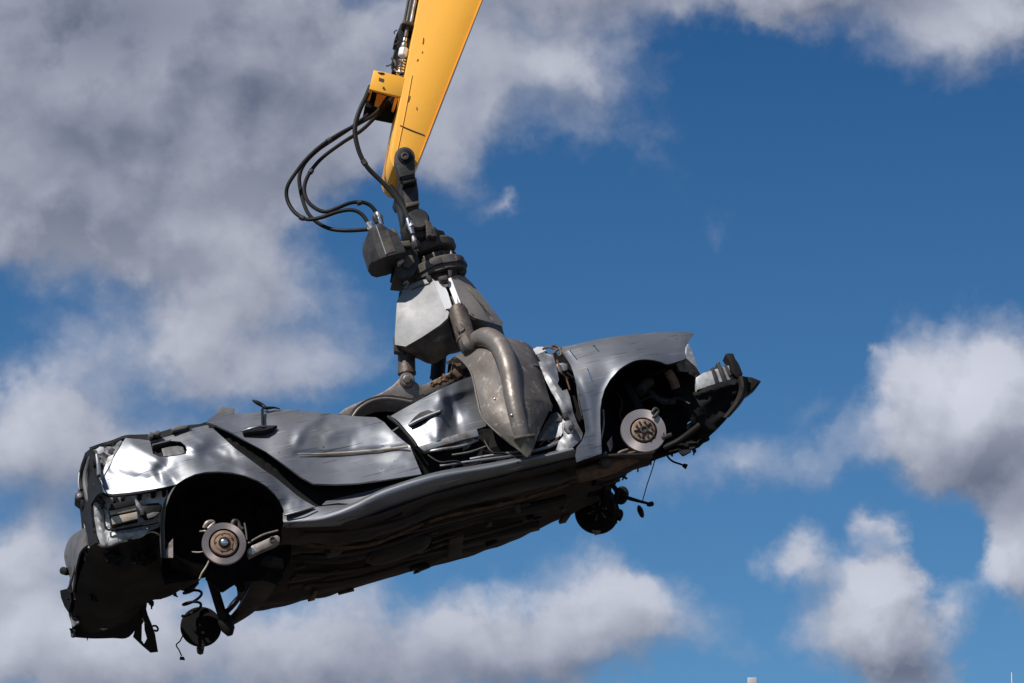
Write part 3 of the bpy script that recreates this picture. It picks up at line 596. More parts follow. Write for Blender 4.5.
c, d = brake(643.3, 431, .02, .149, M['disc2'], False)
build('disc_hat', lathe(c, YAX, [(.078, -.006), (.078, .014), (.072, .020), (.060, .022), (.030, .022), (.028, .016)], 44), M['hubrust'], d)
build('hub_recess', lathe(c, YAX, [(.092, -.03), (.092, -.008), (.05, -.006)], 36), M['black'], d)
build('hub_cap', lathe(c, YAX, [(.026, .01), (.026, .034), (.018, .036), (.018, .026), (.006, .026)], 24), M['dark'], d)
for a in range(5):
    t = 2 * math.pi * a / 5 + .5
    build('hub_web', bar(c + Vector((math.cos(t) * .030, -.026, math.sin(t) * .030)), c + Vector((math.cos(t) * .066, -.026, math.sin(t) * .062)), .011, .012, up=(0, 1, 0)), M['black'], d, bevel=.002)
    t += .63
    build('wheel_stud', lathe(c + Vector((math.cos(t) * .052, 0, math.sin(t) * .052)), YAX, [(.008, .015), (.008, .034), (.004, .036)], 10), M['dark'], d)
build('caliper_mount', tube([P(652, 413, .0), P(655, 409, .0), P(658, 411, .01), P(656, 415, .0), P(653, 417.5, -.01)], [.010, .013, .012, .012, .008]), M['dark'], car)
build('caliper_mount', tube([P(663, 433, .0), P(663, 437, .0), P(667, 436, .01), P(671, 434.5, .02)], [.010, .013, .014, .012]), M['grease'], car)
build('splash_rib', tube([P(600.5, 440, .06), P(603.5, 425, .05), P(603, 410, .08)], .008), M['bare'], car)
build('splash_bracket', sheet([(607, 443), (612, 436), (613, 447), (610, 452)], [(607, 443, .08), (612, 436, .1), (610, 452, .08)], res=2), M['alu'], car)
build('tray_edge', tube([P(612, 457, .05), P(622, 451.5, .06), P(632, 449, .08)], .010), M['alu'], car)

# wheel houses
def arch(path, d0, d1, shift=(0, 0)):
    return [[(x, y, d0) for x, y in path], [(x + shift[0] * .5, y + shift[1] * .5, (d0 + d1) / 2) for x, y in path], [(x + shift[0], y + shift[1], d1) for x, y in path]]
ra = [(284, 514), (282, 505), (276, 495), (268, 487), (256, 480), (244, 475.5), (232, 473), (219, 471.8), (206, 472.5), (195, 475), (185, 480), (176, 486), (168, 496), (163, 508), (161, 525), (162, 557)]
build('rear_wheel_arch', loft([[(x, y, -.05) for x, y in ra], [(x, y + 6, .1) for x, y in ra], [(x, y + 22, .42) for x, y in ra]], 3, 4, thick=.006), M['well'], car)
build('inner_wheel_house', sheet([(160, 500), (168, 485), (182, 474), (200, 469), (225, 469), (250, 474), (272, 487), (288, 508), (292, 535), (290, 560), (278, 585), (262, 580), (240, 582), (222, 592), (206, 577), (190, 580), (165, 585), (158, 560)],
      [(160, 500, .36), (225, 470, .30), (288, 508, .30), (285, 560, .36), (225, 590, .46), (165, 580, .36), (225, 520, .5), (190, 530, .46), (260, 530, .44)], res=4, crumple=.06, cs=18, ridges=[([(232, 480), (236, 515)], -.05, 6), ([(248, 480), (255, 525)], -.05, 6)]), M['well'], car, smooth=30)
fa = [(601.5, 453), (600.5, 423), (600.5, 410), (602, 399), (605, 389.5), (610.5, 380), (618, 371.5), (625.5, 366), (634, 361.8), (643, 360.2), (652, 360.8), (660, 362.5), (667, 365), (676, 363)]
build('front_wheel_arch', loft([[(x, y, -.05) for x, y in fa], [(x + 1, y + 3, .1) for x, y in fa], [(x + 3, y + 10, .36) for x, y in fa]], 3, 4, thick=.006), M['well'], car)
build('liner_edge', sheet([(173, 489), (176, 486), (171, 495), (166, 508), (164.5, 525), (165, 545), (166, 558), (161.5, 558), (160.5, 540), (160.8, 522), (163, 506)], [(173, 489, -.06), (164, 520, -.02), (162, 558, .0)], res=2.5), M['greyplast'], car)
build('liner_flap', sheet([(166, 557.6), (166.5, 550), (169, 543), (173, 538.5), (173, 557.6)], [(166, 557, -.01), (173, 538, .0), (173, 557, -.01)], res=2.5), M['alu'], car)

# small brackets, clips and pipes under the floor
rnd = random.Random(11)
for k in range(34):
    px = rnd.uniform(300, 590); t = (px - 286) / 300; py = 523 - 64 * max(0, (px - 330) / 250) if px > 330 else 522
    dy = rnd.uniform(.12, 1.42); dz = -.02 - rnd.random() * .03
    a = flp(px, py, dy, dz); d = Vector((rnd.uniform(.03, .16), rnd.uniform(-.03, .03), rnd.uniform(-.01, .01)))
    if rnd.random() < .4: d = Vector((d.y, d.x, d.z))
    build('floor_bracket', bar(a, a + d, rnd.uniform(.015, .06), rnd.uniform(.01, .03), up=(0, 0, 1), w2=rnd.uniform(.01, .05)), M[rnd.choice(['under', 'under2', 'rust', 'under', 'well', 'under', 'under2'])], car, bevel=.003)
for k in range(5):
    dy = (.18, .30, .62, .98, 1.18)[k]
    build('floor_rib', tube([flp(x, y, dy + rnd.uniform(-.015, .015), -.012 - rnd.random() * .015) for x, y in ((305, 521), (345, 521), (393, 511), (440, 494), (490, 481), (540, 468))], .016, seg=8), M['under'], car)
# torn trim and wires hanging off the ends and out of the cabin
def strip(px, py, y, ln, n=4, w=.02, mt='black', nm='torn_trim', sway=.6):
    p = P(px, py, y); pts = [p]
    v = Vector((rnd.uniform(-sway, sway), rnd.uniform(-.2, .2), -1)).normalized()
    for i in range(n):
        v = (v + Vector((rnd.uniform(-.5, .5), rnd.uniform(-.3, .3), rnd.uniform(-.4, .2)))).normalized()
        p = p + v * (ln / n); pts.append(p)
    mb = MB(); up = Vector((rnd.uniform(-1, 1), -1, rnd.uniform(-.5, .5))).normalized()
    vs = []
    for i, q_ in enumerate(pts):
        tt = (pts[min(i + 1, n)] - pts[max(i - 1, 0)]).normalized(); sd = tt.cross(up).normalized() * w * rnd.uniform(.4, 1.2) * (1 - i / (n + 1))
        vs += [q_ - sd, q_ + sd]
    mb.add(vs, [(2 * i, 2 * i + 1, 2 * i + 3, 2 * i + 2) for i in range(n)])
    build(nm, thicken(mb, .006), M[mt], car)
for px, py, y, ln, w in ((88, 636, 1.25, .03, .012), (141, 612, 1.1, .10, .012), (150, 601, .9, .06, .02), (66, 602, 1.05, .08, .03), (72, 612, 1.15, .08, .03), (172, 592, .7, .05, .02),
                         (694, 448, .22, .05, .02), (706, 437, .22, .03, .02), (671, 451, .3, .04, .02), (650, 458, .4, .05, .02), (612, 484, 1.0, .06, .03), (624, 472, .9, .06, .025)):
    strip(px, py, y, ln, w=w)
for px, py, y, ln in ((97, 500, .12, .12), (101, 493, .12, .10), (88, 500, .5, .10), (118, 494, .1, .05)):
    strip(px, py, y, ln, w=.007, mt='rubber', nm='loose_wire')
for pts, r, mt in (([(428, 455, .02), (440, 462, -.03), (456, 461, -.05), (468, 466, -.06), (480, 462, -.05)], .006, 'rubber'), ([(484, 440, .0), (492, 452, -.04), (505, 453, -.05), (516, 458, -.08), (518, 463, -.13)], .006, 'rubber'), ([(540, 445, .0), (546, 440, -.02), (552, 443, -.03), (560, 436, -.06)], .005, 'rust'),
                   ([(557, 360, .1), (561, 372, .08), (566, 378, .10), (570, 390, .1)], .006, 'rust'), ([(574, 372, .15), (577, 386, .12), (579, 402, .08), (582, 416, .06)], .007, 'rubber'), ([(640, 402, .15), (652, 397, .12), (664, 404, .12), (676, 398, .12), (690, 404, .08)], .008, 'rubber'),
                   ([(616, 392, .15), (622, 402, .12), (620, 416, .12), (626, 428, .1)], .008, 'rubber')):
    build('loose_wire', tube([P(*p) for p in pts], r, seg=7), M[mt], car)

# broken plastic and sheet ends at the torn-off tail
for o, y, mt in (([(66, 556), (70, 552), (76, 556), (74, 566), (77, 573), (71, 578), (68, 570)], .93, 'black'), ([(73, 572), (80, 566), (84, 574), (79, 581), (82, 590), (75, 596), (72, 586)], .85, 'black'), ([(69, 604), (75, 598), (80, 606), (76, 614), (79, 622), (72, 628), (70, 616)], 1.08, 'greyplast'),
                 ([(84, 548), (91, 545), (95, 552), (90, 560), (93, 568), (86, 566)], .5, 'greyplast'), ([(88, 590), (96, 584), (101, 592), (97, 602), (90, 600)], .78, 'black'), ([(104, 553), (118, 551), (126, 558), (120, 566), (108, 563)], .16, 'black'), ([(130, 556), (150, 549), (158, 556), (148, 566), (136, 565)], .18, 'black'), ([(70, 629), (77, 625), (84, 631), (80, 637), (71, 637)], 1.2, 'black')):
    build('torn_plastic', sheet(o, [(o[0][0], o[0][1], y), (o[2][0], o[2][1], y + .04), (o[4][0], o[4][1], y - .03), (o[-1][0], o[-1][1], y + .03)], res=2.2, thick=.01, crumple=.05, cs=7, seed=o[0][0]), M[mt], car, smooth=25)
# ---------------- tail end
YOFF[0] = .085
tp_out = [(93.5, 504), (100.5, 495), (112, 496), (130, 494.5), (150, 491.5), (165, 489), (174, 487.5), (171, 494), (163, 506), (160.5, 522), (159.5, 525), (150, 530), (143.7, 534), (140, 538), (136.4, 541.6), (120, 545), (102.7, 547.6), (98.4, 543), (94.2, 517)]
tp_ctrl = [(93.5, 504, .06), (100, 496, .03), (130, 495, .02), (174, 488, .0), (160, 522, .04), (143, 534, .03), (136, 541, .05), (103, 547, .05), (95, 517, .07), (125, 510, .05), (150, 510, .06), (120, 535, .02)]
tail = build('tail_panel', sheet(tp_out, tp_ctrl, res=2.6, thick=.012, crumple=.01, cs=12, ridges=[([(101, 498), (107, 529), (124, 529), (158, 522)], .05, 4, 1), ([(95, 510), (104, 545)], -.02, 4, 1)]), M['primer'], car, smooth=28)
build('panel_seam', tube([P(100.5, 499, .0), P(103.5, 515, .0), P(106, 528, .0), P(113, 530, .0), P(124, 529, .0), P(140, 526, .01), P(159, 522, .02)], .007), M['rubber'], tail)
v = build('cabin_vent', prism([(108.6, 508), (135, 500.5), (138, 519.5), (111.5, 526)], -.01, .05), M['black'], tail, bevel=.003)
for o in ([(109.5, 510.5), (135.8, 504.5), (136.5, 509.5), (110.5, 515)], [(111, 517), (137, 511.5), (138, 518.5), (112.5, 524.5)]):
    build('vent_louvre', prism(o, -.03, -.01), M['tan'], v, bevel=.003)
build('vent_lip', prism([(110.5, 504), (134, 498.7), (136, 504), (110.5, 510)], -.045, .0), M['black'], v, bevel=.003)
build('rubber_grommet', prism([(142, 505.5), (148, 503.5), (158, 502.5), (162, 505), (161, 510), (154, 517), (145, 518.5), (141.5, 514)], .01, .05), M['black'], tail, bevel=.004)
build('grommet_face', prism([(146, 514.5), (153, 512), (160, 512), (155, 516.5), (148, 518.5)], -.002, .01), M['greyplast'], tail, bevel=.002)
build('lamp_clip', prism([(140, 509), (144, 508), (144.5, 514.5), (140.5, 515.5)], -.02, .02), M['dark'], tail, bevel=.002)
for x, y, w in ((113, 498.5, 5), (121, 496.5, 4), (137, 494.5, 5), (151, 492, 5), (162, 491.5, 4), (168, 490, 3), (116, 503, 3)):
    build('lamp_socket', prism([(x, y - 2), (x + w, y - 2.8), (x + w, y + 1.8), (x + w * .5, y + 3.4), (x + .4, y + 2.4)], -.02, .04), M['well'], tail, bevel=.002)
build('lamp_gap_shadow_line', tube([P(101, 489, .0), P(104, 494, .0), P(112, 496, -.0), P(130, 494.6, -.02), P(150, 491.6, -.03), P(174, 486.5, -.03)], .009), M['rubber'], tail)  # dark tube drawn in as the shadow line above the tail panel
for pts in ([(108, 541, -.0), (109, 537, .0), (118, 536, .0), (118.5, 543, .0)], [(122, 541, .0), (123, 530, .0)], [(139, 535, .01), (140, 527, .01)]):
    build('paint_crack', tube([P(*p) for p in pts], .0022, smoothpath=False), M['dark'], tail)

YOFF[0] = 0.0
# boot opening edge, light cluster pocket and the rear face
build('boot_lip', loft([[(89, 447.5, .62), (100, 443.5, .45), (112, 440, .38), (125, 435.2, .30), (138, 434.5, .28), (150, 433.8, .27), (165, 430.5, .27), (180, 426, .28), (206, 423.5, .27)], [(90, 449.5, .58), (100, 446, .45), (112, 443, .36), (125, 438, .27), (138, 439, .25), (150, 440.5, .23), (165, 437.5, .21), (182, 431.5, .22), (207, 425.5, .23)]], 5, 5, thick=.02), M['black'], car)
for o in ([(148, 434), (150, 431.5), (154, 433), (153, 437), (149, 437)], [(154, 431), (158, 430), (161, 432), (158, 435), (154, 434.5)], [(171, 428), (178, 425.5), (190, 424.8), (186, 428), (172, 431)]):
    build('boot_latch_scrap', prism(o, .16, .24), M['greyplast'], car, bevel=.003)
px_ = P(100.7, 480, .035).x
def X(px, py, dx=0.0): return P(px, py, px_ + dx, 0)
# light cluster pocket: turns the corner from side to rear
build('lamp_pocket', sheet([(92, 450), (104, 446.5), (115, 443), (123, 438.5), (115, 455), (107, 468), (100, 480), (97.5, 476), (96.5, 464)], [(92, 450, .52), (115, 443, .36), (123, 438, .28), (107, 468, .235), (100, 480, .20), (97, 465, .38), (105, 458, .36)], res=2.2, crumple=.05, cs=7, ridges=[([(99, 452), (103, 472)], -.05, 4, 1)]), M['bare'], car, smooth=20)
build('lamp_bulb_hole', lathe(P(112, 451.3, .30), (-.3, -1, 0), [(.022, -.02), (.022, .01), (.012, .012)], 14), M['dark'], car)
build('lamp_bracket', sheet([(95, 450), (100, 446.5), (104, 447.5), (103.5, 452), (99, 454)], [(95, 450, .42), (104, 447, .34), (99, 454, .36)], res=2), M['primer'], car)
build('pocket_edge', sheet([(104, 469), (108, 457), (114, 454), (112, 461), (103.5, 476), (101, 480)], [(104, 469, .20), (114, 454, .22), (101, 480, .175)], res=2), M['primer'], car)
# rear face of the body, crosswise
rf_out = [(93, 449), (96, 462), (97.5, 476), (101, 482), (104, 493), (99, 497), (94, 505), (94.5, 518), (98, 543), (96, 548), (87, 546), (85, 530), (84, 518), (81.5, 498), (81, 478), (84, 464), (88, 453)]
rface = build('rear_face', sheet(rf_out, [(93, 449, .3), (101, 482, .05), (98, 543, .08), (85, 530, .75), (81, 490, .8), (84, 464, .75), (92, 490, .35), (90, 520, .4)], res=3, crumple=.04, cs=9, thick=.02), M['black'], car, smooth=25)
for pts, r, mt in (([(94.5, 452, .3), (90, 462, .4), (86.5, 474, .45), (86, 486, .45), (89, 498, .4), (92, 505, .35)], .022, 'greyplast'), ([(88.5, 455, .5), (84, 467, .55), (82, 478, .6), (82.5, 490, .6)], .02, 'rubber'),
                   ([(80, 473, .7), (79.3, 482, .7), (80.5, 490, .7)], .010, 'primer'), ([(84.5, 488, .45), (86.5, 497, .45), (89.5, 504, .4)], .010, 'primer'), ([(92, 507, .3), (93, 522, .28), (96, 540, .22)], .016, 'greyplast'),
                   ([(83.5, 512, .65), (85, 522, .6), (87, 535, .55)], .010, 'primer'), ([(95, 484, .2), (98, 490, .15), (95, 497, .15)], .012, 'bare'), ([(97, 490, .1), (102, 499, .03), (104, 503, .0)], .012, 'rubber'), ([(97, 455, .25), (98.5, 466, .2), (99, 476, .12)], .014, 'paint')):
    build('seal_or_seam', tube([P(*p) for p in pts], r), M[mt], rface)
rface_children = [o for o in rface.children]
for o in rface_children: o.name = 'boot_seal'
pl = build('wiring_plug', prism([(75, 493.5), (80, 490.5), (84, 493), (85, 499), (82, 503), (78, 500), (75, 498)], .55, .7), M['dark'], car, bevel=.006)
build('plug_pin', lathe(P(79.5, 496, .54), YAX, [(.016, -.01), (.016, .01), (.008, .012)], 12), M['bare'], pl)
build('wiring_plug', prism([(80.5, 499), (85, 500), (86, 506), (82, 507)], .5, .6), M['black'], car, bevel=.004)
# bumper remains on the tail: rounded grey shell turning under
bs = [[(85, 527.5, .55), (77, 532, .70), (70, 538, .85), (66, 546, .95), (64, 556, 1.0), (66.5, 568, 1.0), (69, 576, 1.0)], [(86, 536, .45), (80, 540, .55), (75, 546, .65), (72, 555, .75), (71, 565, .8), (71.5, 574, .85), (71.5, 582, .9)], [(87, 545, .4), (83, 548, .45), (79.5, 553, .5), (77, 562, .6), (75, 572, .7), (74, 582, .75), (72.5, 592, .85)]]
build('bumper_shell', loft(bs, 5, 5, thick=.012), M['greyplast'], car)
build('tow_eye', lathe(P(64.5, 571, .95), (-.6, -1, 0), [(.02, -.05), (.026, -.03), (.026, .02), (.014, .024)], 14), M['black'], car)
build('bumper_strap', tube([P(74, 566, .7), P(73, 575, .72), P(70.5, 584, .8), P(68, 589, .85)], .008), M['greyplast'], car)
build('bumper_end', sheet([(62.5, 590), (68, 588.5), (73, 592), (74, 600), (71, 612), (67, 606), (63.5, 597)], [(62, 590, 1.05), (73, 592, .95), (71, 612, 1.05)], [[(69, 598.5), (71, 598), (72.5, 599.2), (71, 600.5)]], res=2.2, thick=.02), M['black'], car)
for a in ((90, 549, .3), (97.5, 542, .15), (88, 547, .35)):
    build('bumper_clip', tube([P(*a), P(a[0] + 3, a[1] + 1.5, a[2]), P(a[0] + 5, a[1] - 2, a[2])], .008), M['primer'], car)
# underside of the tail: spare wheel well and bumper skin
tl = [[(95, 545, .12), (104, 548.5, .08), (120, 545.5, .08), (137, 541, .08), (150, 533, .10), (162, 540, .10), (180, 560, .2), (205, 566, .3)],
      [(88, 551, .3), (103, 560, .3), (122, 562, .3), (141, 560, .3), (158, 556, .3), (172, 562, .3), (188, 570, .38), (206, 573, .4)],
      [(80, 576, .6), (97, 585, .6), (118, 590, .6), (138, 585, .6), (158, 580, .55), (174, 578, .5), (188, 578, .45), (204, 578, .45)],
      [(74, 604, .95), (93, 612, .95), (115, 614, .95), (136, 606, .9), (152, 599, .8), (168, 594.5, .7), (182, 589.5, .6), (201, 581, .5)],
      [(72, 624, 1.2), (90, 632, 1.2), (110, 631, 1.2), (128, 621, 1.1), (146, 607, .95), (164, 596.5, .78), (182, 590, .65), (201, 582, .52)]]
def tb(p, u, v): return Vector((.01 * noise.noise(p * 5), 0, .03 * noise.fractal(p * 3.5, 1, 2, 3)))
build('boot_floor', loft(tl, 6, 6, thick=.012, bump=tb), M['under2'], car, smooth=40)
build('boot_side_filler', sheet([(93, 528), (120, 528), (150, 520), (168, 512), (170, 566), (140, 566), (100, 570)], [(93, 528, .5), (168, 512, .34), (170, 566, .42), (100, 570, .5)], res=5), M['well'], car)
build('bumper_core', sheet([(68.5, 586), (73, 563), (77, 551), (84, 546.5), (96, 546), (104, 560), (98, 590), (88, 620), (74, 630), (70.5, 612)], [(68, 586, 1.1), (84, 546, .6), (104, 560, .5), (98, 590, .85), (74, 630, 1.25), (85, 585, .85)], res=4, thick=.03, crumple=.03), M['black'], car)
sk = [[(72, 610, 1.05), (90, 614, 1.05), (112, 612, 1.05), (132, 606, 1.05), (147, 604, 1.05)], [(72, 622, 1.15), (90, 626, 1.15), (112, 626, 1.15), (132, 620, 1.15), (146, 610, 1.1)], [(73.5, 630, 1.22), (90, 633, 1.22), (112, 634, 1.22), (130, 631, 1.2), (144, 613, 1.12)], [(71, 637, 1.26), (92, 638.6, 1.26), (112, 638.2, 1.26), (129, 637, 1.24), (143, 618, 1.15)]]
build('bumper_skin', loft(sk, 5, 5, thick=.012), M['black'], car)
build('bumper_skin_flap', sheet([(133, 637), (137, 623), (142, 612), (145.5, 607), (148, 616), (152, 625.5), (155, 634), (158, 652), (150.5, 652.8), (143, 646.5)], [(133, 637, 1.24), (145, 607, 1.1), (158, 652, 1.3)], [[(142, 625), (144, 621), (144.5, 630), (147, 639), (144, 644.5), (141.6, 641)]], res=2.5, thick=.012), M['black'], car)
build('flap_clip', tube([P(152.5, 626, 1.2), P(156, 626, 1.2), P(158, 629, 1.2), P(156.5, 631, 1.2), P(154, 630, 1.2)], .007), M['black'], car)
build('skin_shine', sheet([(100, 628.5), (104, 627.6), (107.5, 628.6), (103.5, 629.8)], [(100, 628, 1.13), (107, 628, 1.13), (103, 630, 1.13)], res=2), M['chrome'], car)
# rear suspension seen below the body
build('suspension_strut', bar(P(210, 575, .9), P(226.5, 629, 1.25), .05, .05), M['black'], car, bevel=.008)
build('strut_foot', lathe(P(226.5, 624, 1.2), ZAX, [(.02, -.08), (.045, -.04), (.05, .03), (.03, .08)], 14), M['black'], car)
build('suspension_beam', loft([[(262, 560, .35), (252, 583, .7), (240, 606, 1.1), (228, 617, 1.25)], [(272, 563, .3), (262, 588, .7), (250, 608, 1.1), (230, 622, 1.25)], [(284, 566, .35), (272, 592, .75), (254, 612, 1.2), (232, 626, 1.3)]], 5, 5, thick=.05), M['under'], car)
build('suspension_arm', tube([P(241, 588, .6), P(239.5, 597, .8), P(234, 605, 1.0), P(226, 612, 1.2)], [.03, .016, .014, .02]), M['black'], car)
build('brake_hose', tube([P(240, 594, .9), P(234, 600, .95), P(228, 607, 1.0)], .006), M['tan'], car)
build('wheel_house_brace', tube([P(209, 577, .5), P(221, 587, .6), P(233, 579, .6), P(243, 586, .6)], [.03, .035, .03, .04], smoothpath=False), M['well'], car)
# coil spring
spc = P(193, 600, 1.2)
hp = []
for i in range(60):
    t = i / 59
    a = t * 2.35 * 2 * math.pi + 1.2
    q = P(193 - 1.5 * t, 587 + 27 * t, 1.2)
    hp.append(q + Vector((math.cos(a) * .063, math.sin(a) * .063, 0)))
build('coil_spring', tube(hp, .009, seg=8, n=1, smoothpath=False), M['black'], car)
build('spring_seat', lathe(P(189, 586, 1.15), ZAX, [(.04, -.02), (.07, .0), (.075, .03), (.05, .05)], 18), M['black'], car)
# far brake discs, seen from their inner side
c = P(201, 626.5, 1.35)
fd = build('far_brake_disc', lathe(c, YAX, [(.02, .03), (.06, .028), (.062, .012), (.128, .010), (.136, .004), (.136, -.02), (.06, -.024)], 44), M['well'], car)  # near-black liner colour stands in for the car's shade on this disc
build('disc_lug', prism([(197, 644), (205, 644), (204, 649.5), (201, 650.5), (198, 649)], 1.30, 1.4), M['black'], fd, bevel=.004)
build('sensor_wire', tube([P(183, 635, 1.3), P(180, 641, 1.3), P(176.3, 645, 1.3), P(179, 650, 1.3), P(181.6, 656, 1.3)], .0045), M['black'], car)
build('sensor_plug', prism([(180, 656.5), (184, 656.8), (185, 659.4), (179.6, 659)], 1.29, 1.31), M['black'], car)
c = P(597, 512.5, 1.42)
fd = build('far_brake_disc', lathe(c, YAX, [(.02, .05), (.05, .05), (.055, .02), (.10, .018), (.14, .012), (.150, .004), (.150, -.02), (.06, -.024)], 48), M['well'], car)
for a in range(6):
    t = 2 * math.pi * a / 6
    build('disc_web', bar(c + Vector((math.cos(t) * .03, -.05, math.sin(t) * .03)), c + Vector((math.cos(t) * .07, -.03, math.sin(t) * .07)), .014, .012), M['grease'], fd, bevel=.002)
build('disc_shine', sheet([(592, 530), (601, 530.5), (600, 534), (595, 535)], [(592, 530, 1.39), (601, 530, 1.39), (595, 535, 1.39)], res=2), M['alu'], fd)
kn = build('steering_knuckle', loft([[(604, 488, 1.2), (612, 492, 1.2), (617, 500, 1.25)], [(606, 494, 1.1), (614, 503, 1.15), (618, 515, 1.25)], [(600, 500, 1.2), (612, 515, 1.2), (617, 524, 1.3)]], 4, 4, thick=.06), M['well'], car)
for pts, r in (([(612, 484, 1.1), (616, 488, 1.1), (618, 495, 1.1), (615, 502, 1.1)], .010), ([(615, 500, 1.1), (618, 508, 1.1), (619, 516, 1.15)], .008), ([(609, 482, 1.0), (605, 488, 1.0), (606, 494, 1.0)], .010)):
    build('brake_hose', tube([P(*p) for p in pts], r), M['black'], car)
build('tie_rod_end', tube([P(616, 500, 1.12), P(619, 492, 1.12), P(623, 490, 1.12), P(625, 494, 1.12), P(622, 500, 1.12), P(617, 501, 1.12)], [.02, .026, .026, .026, .03, .02]), M['black'], car)
build('caliper_ear', tube([P(613, 519, 1.3), P(619, 512, 1.25), P(621, 515, 1.25), P(619, 520, 1.28)], [.02, .022, .016, .014]), M['black'], car)
rod = build('tie_rod', tube([P(622, 496, 1.1), P(630, 498.6, 1.08), P(640, 501.4, 1.06), P(648, 503.4, 1.05)], [.012, .014, .011, .009]), M['black'], car)
build('rod_ball', lathe(P(651, 504, 1.05), X_ if False else (1, 0, -.05), [(.008, -.03), (.017, -.014), (.017, .012), (.006, .02)], 14), M['black'], rod)
build('hanging_cable', tube([P(656.3, 455, .6), P(652, 470, .75), P(647, 485, .9), P(642.5, 501, 1.02)], .0035), M['black'], car)
build('cable_pendant', lathe(P(640.6, 511.5, 1.05), ZAX, [(.006, -.045), (.016, -.03), (.020, -.005), (.019, .02), (.010, .04), (.005, .045)], 16), M['black'], car)
for pts, r in (([(666.5, 451, .5), (668, 457, .5), (673, 461.5, .5), (680, 464, .5), (684, 465.5, .5)], .0065), ([(637, 460, .5), (638, 466, .5), (637.8, 472, .5)], .0055), ([(619, 476, .9), (624, 477, .9), (627, 479, .9)], .008), ([(622, 470, .9), (626, 469, .9)], .006)):
    build('loose_wire', tube([P(*p) for p in pts], r), M['black'], car)
build('wire_plug', bar(P(683, 465, .5), P(687, 467, .5), .02, .022, w2=.028, h2=.028), M['black'], car, bevel=.003)
# ------------------------------------------------------------------ crane stick
arm_ = root('crane_arm', P(405, 157, .75), 'yellow crane arm with weld lines and a small bracket reaching down from the top edge', 'crane arm')
st_out = [(490, -370), (626, -370), (481.8, 0), (450, 81), (419.6, 159), (417, 165), (412.5, 170), (405, 172), (398, 170.5), (393, 166), (390.5, 160), (390.6, 153), (394, 132), (400.3, 99), (404.8, 75), (419.6, -1)]
build('boom_plate', prism(st_out, .50, .94, dx=-.022), M['yellow'], arm_, bevel=.006)
build('edge_flange', loft([[(620, -360, .494), (481, 0, .494), (450, 79.2, .494), (421, 153.5, .494)], [(625, -360, .494), (481.6, 1, .494), (449.6, 81, .494), (420, 157, .494)]], 6, 2, thick=.008), M['yellow'], arm_)
build('weld_seam', tube([P(400.3, 125.4, .497), P(412, 130.5, .497), P(424.6, 135.2, .497)], .004), M['rust'], arm_)
build('weld_seam', tube([P(412, 75, .497), P(405.6, 110, .497), P(401, 133, .497), P(397.5, 150, .497)], .0025), M['yellow'], arm_)
for p, q in (((423.5, 38), (422.8, 44)), ((422.3, 51.5), (422.1, 53)), ((418, 59), (417, 61)), ((416.5, 107), (416.8, 110)), ((410, 96), (408, 102)), ((400.6, 148), (400.2, 150))):
    build('paint_scratch', tube([P(*p, .4995), P((p[0] + q[0]) / 2 + .3, (p[1] + q[1]) / 2, .4995), P(*q, .4995)], .0035), M['rust'], arm_)
# the end of the stick under the link: thick closing gusset, seen from below
br = build('hose_bracket', prism([(373.8, 70), (382, 71.5), (405.5, 77.3), (401.2, 96.8), (384, 92.8), (369.2, 89)], .50, .53), M['yellow'], arm_, bevel=.004)
build('bracket_end_plate', prism([(373.8, 70), (377, 70.7), (372, 89.9), (369.2, 89)], .535, .92), M['yellow'], br, bevel=.003)
build('bracket_far_plate', prism([(373.8, 70), (382, 71.5), (405.5, 77.3), (401.2, 96.8), (384, 92.8), (369.2, 89)], .925, .955), M['yellow'], br, bevel=.004)
build('bracket_opening_shade', prism([(370.2, 90.2), (399, 97.3), (395.5, 112), (383, 109.5), (364.8, 106)], .72, .91), M['well'], br)  # near-black block painted in for the shade inside the hollow bracket
build('bracket_inner_plate', prism([(377, 93.5), (386, 96), (381.5, 107.5), (374.5, 104.5)], .685, .71), M['yellow'], br)
build('bracket_inner_plate', prism([(395, 97.5), (398, 98.2), (394, 111), (391.6, 110)], .685, .71), M['yellow'], br)
build('bracket_marking', prism([(379, 77.5), (384, 79), (383.4, 82), (378.8, 80.5)], .4965, .4985), M['dark'], br)
build('bracket_bolt', lathe(P(383.5, 88, .498), YAX, [(.008, 0), (.008, .006)], 8), M['rust'], br)
build('bracket_slot', tube([P(378, 72.5, .498), P(381, 73.3, .498), P(384.3, 73.4, .498)], [.003, .007, .004]), M['dark'], br)
# hydraulic pipes along the arm
for pts, r, mt in (([(446, -200, .6), (408.6, 0, .6), (404.6, 21, .6)], .010, 'dark'), ([(450, -200, .57), (411.5, 0, .57), (407.5, 21, .57)], .013, 'grease'), ([(454, -200, .57), (415.5, 0, .57), (410.8, 22, .57)], .011, 'bare'), ([(458, -200, .62), (418, 0, .62), (413.5, 24, .62)], .012, 'dark')):
    build('hydraulic_pipe', tube([P(*p) for p in pts], r, n=3), M[mt], arm_)
build('pipe_clamp', prism([(403, 19.5), (414.5, 22.5), (413.8, 25.5), (402.2, 23)], .52, .66), M['grease'], arm_, bevel=.003)
cb = build('coupling_box', prism([(401, 23), (415, 24.5), (412.5, 42), (405.5, 75), (391.5, 72.5), (398, 41.5), (394.5, 39)], .62, .78), M['black'], arm_, bevel=.004)
cp = build('hose_coupling', tube([P(407.5, 27, .56), P(406.5, 33, .56), P(405.7, 37, .56)], [.010, .014, .012], smoothpath=False), M['greyplast'], arm_)
build('coupling_collar', lathe(P(404.7, 39.8, .555), P(404.2, 42, .55) - P(405.3, 37.5, .55), [(.013, -.014), (.015, -.012), (.015, .012), (.013, .014)], 16), M['chrome'], cp)
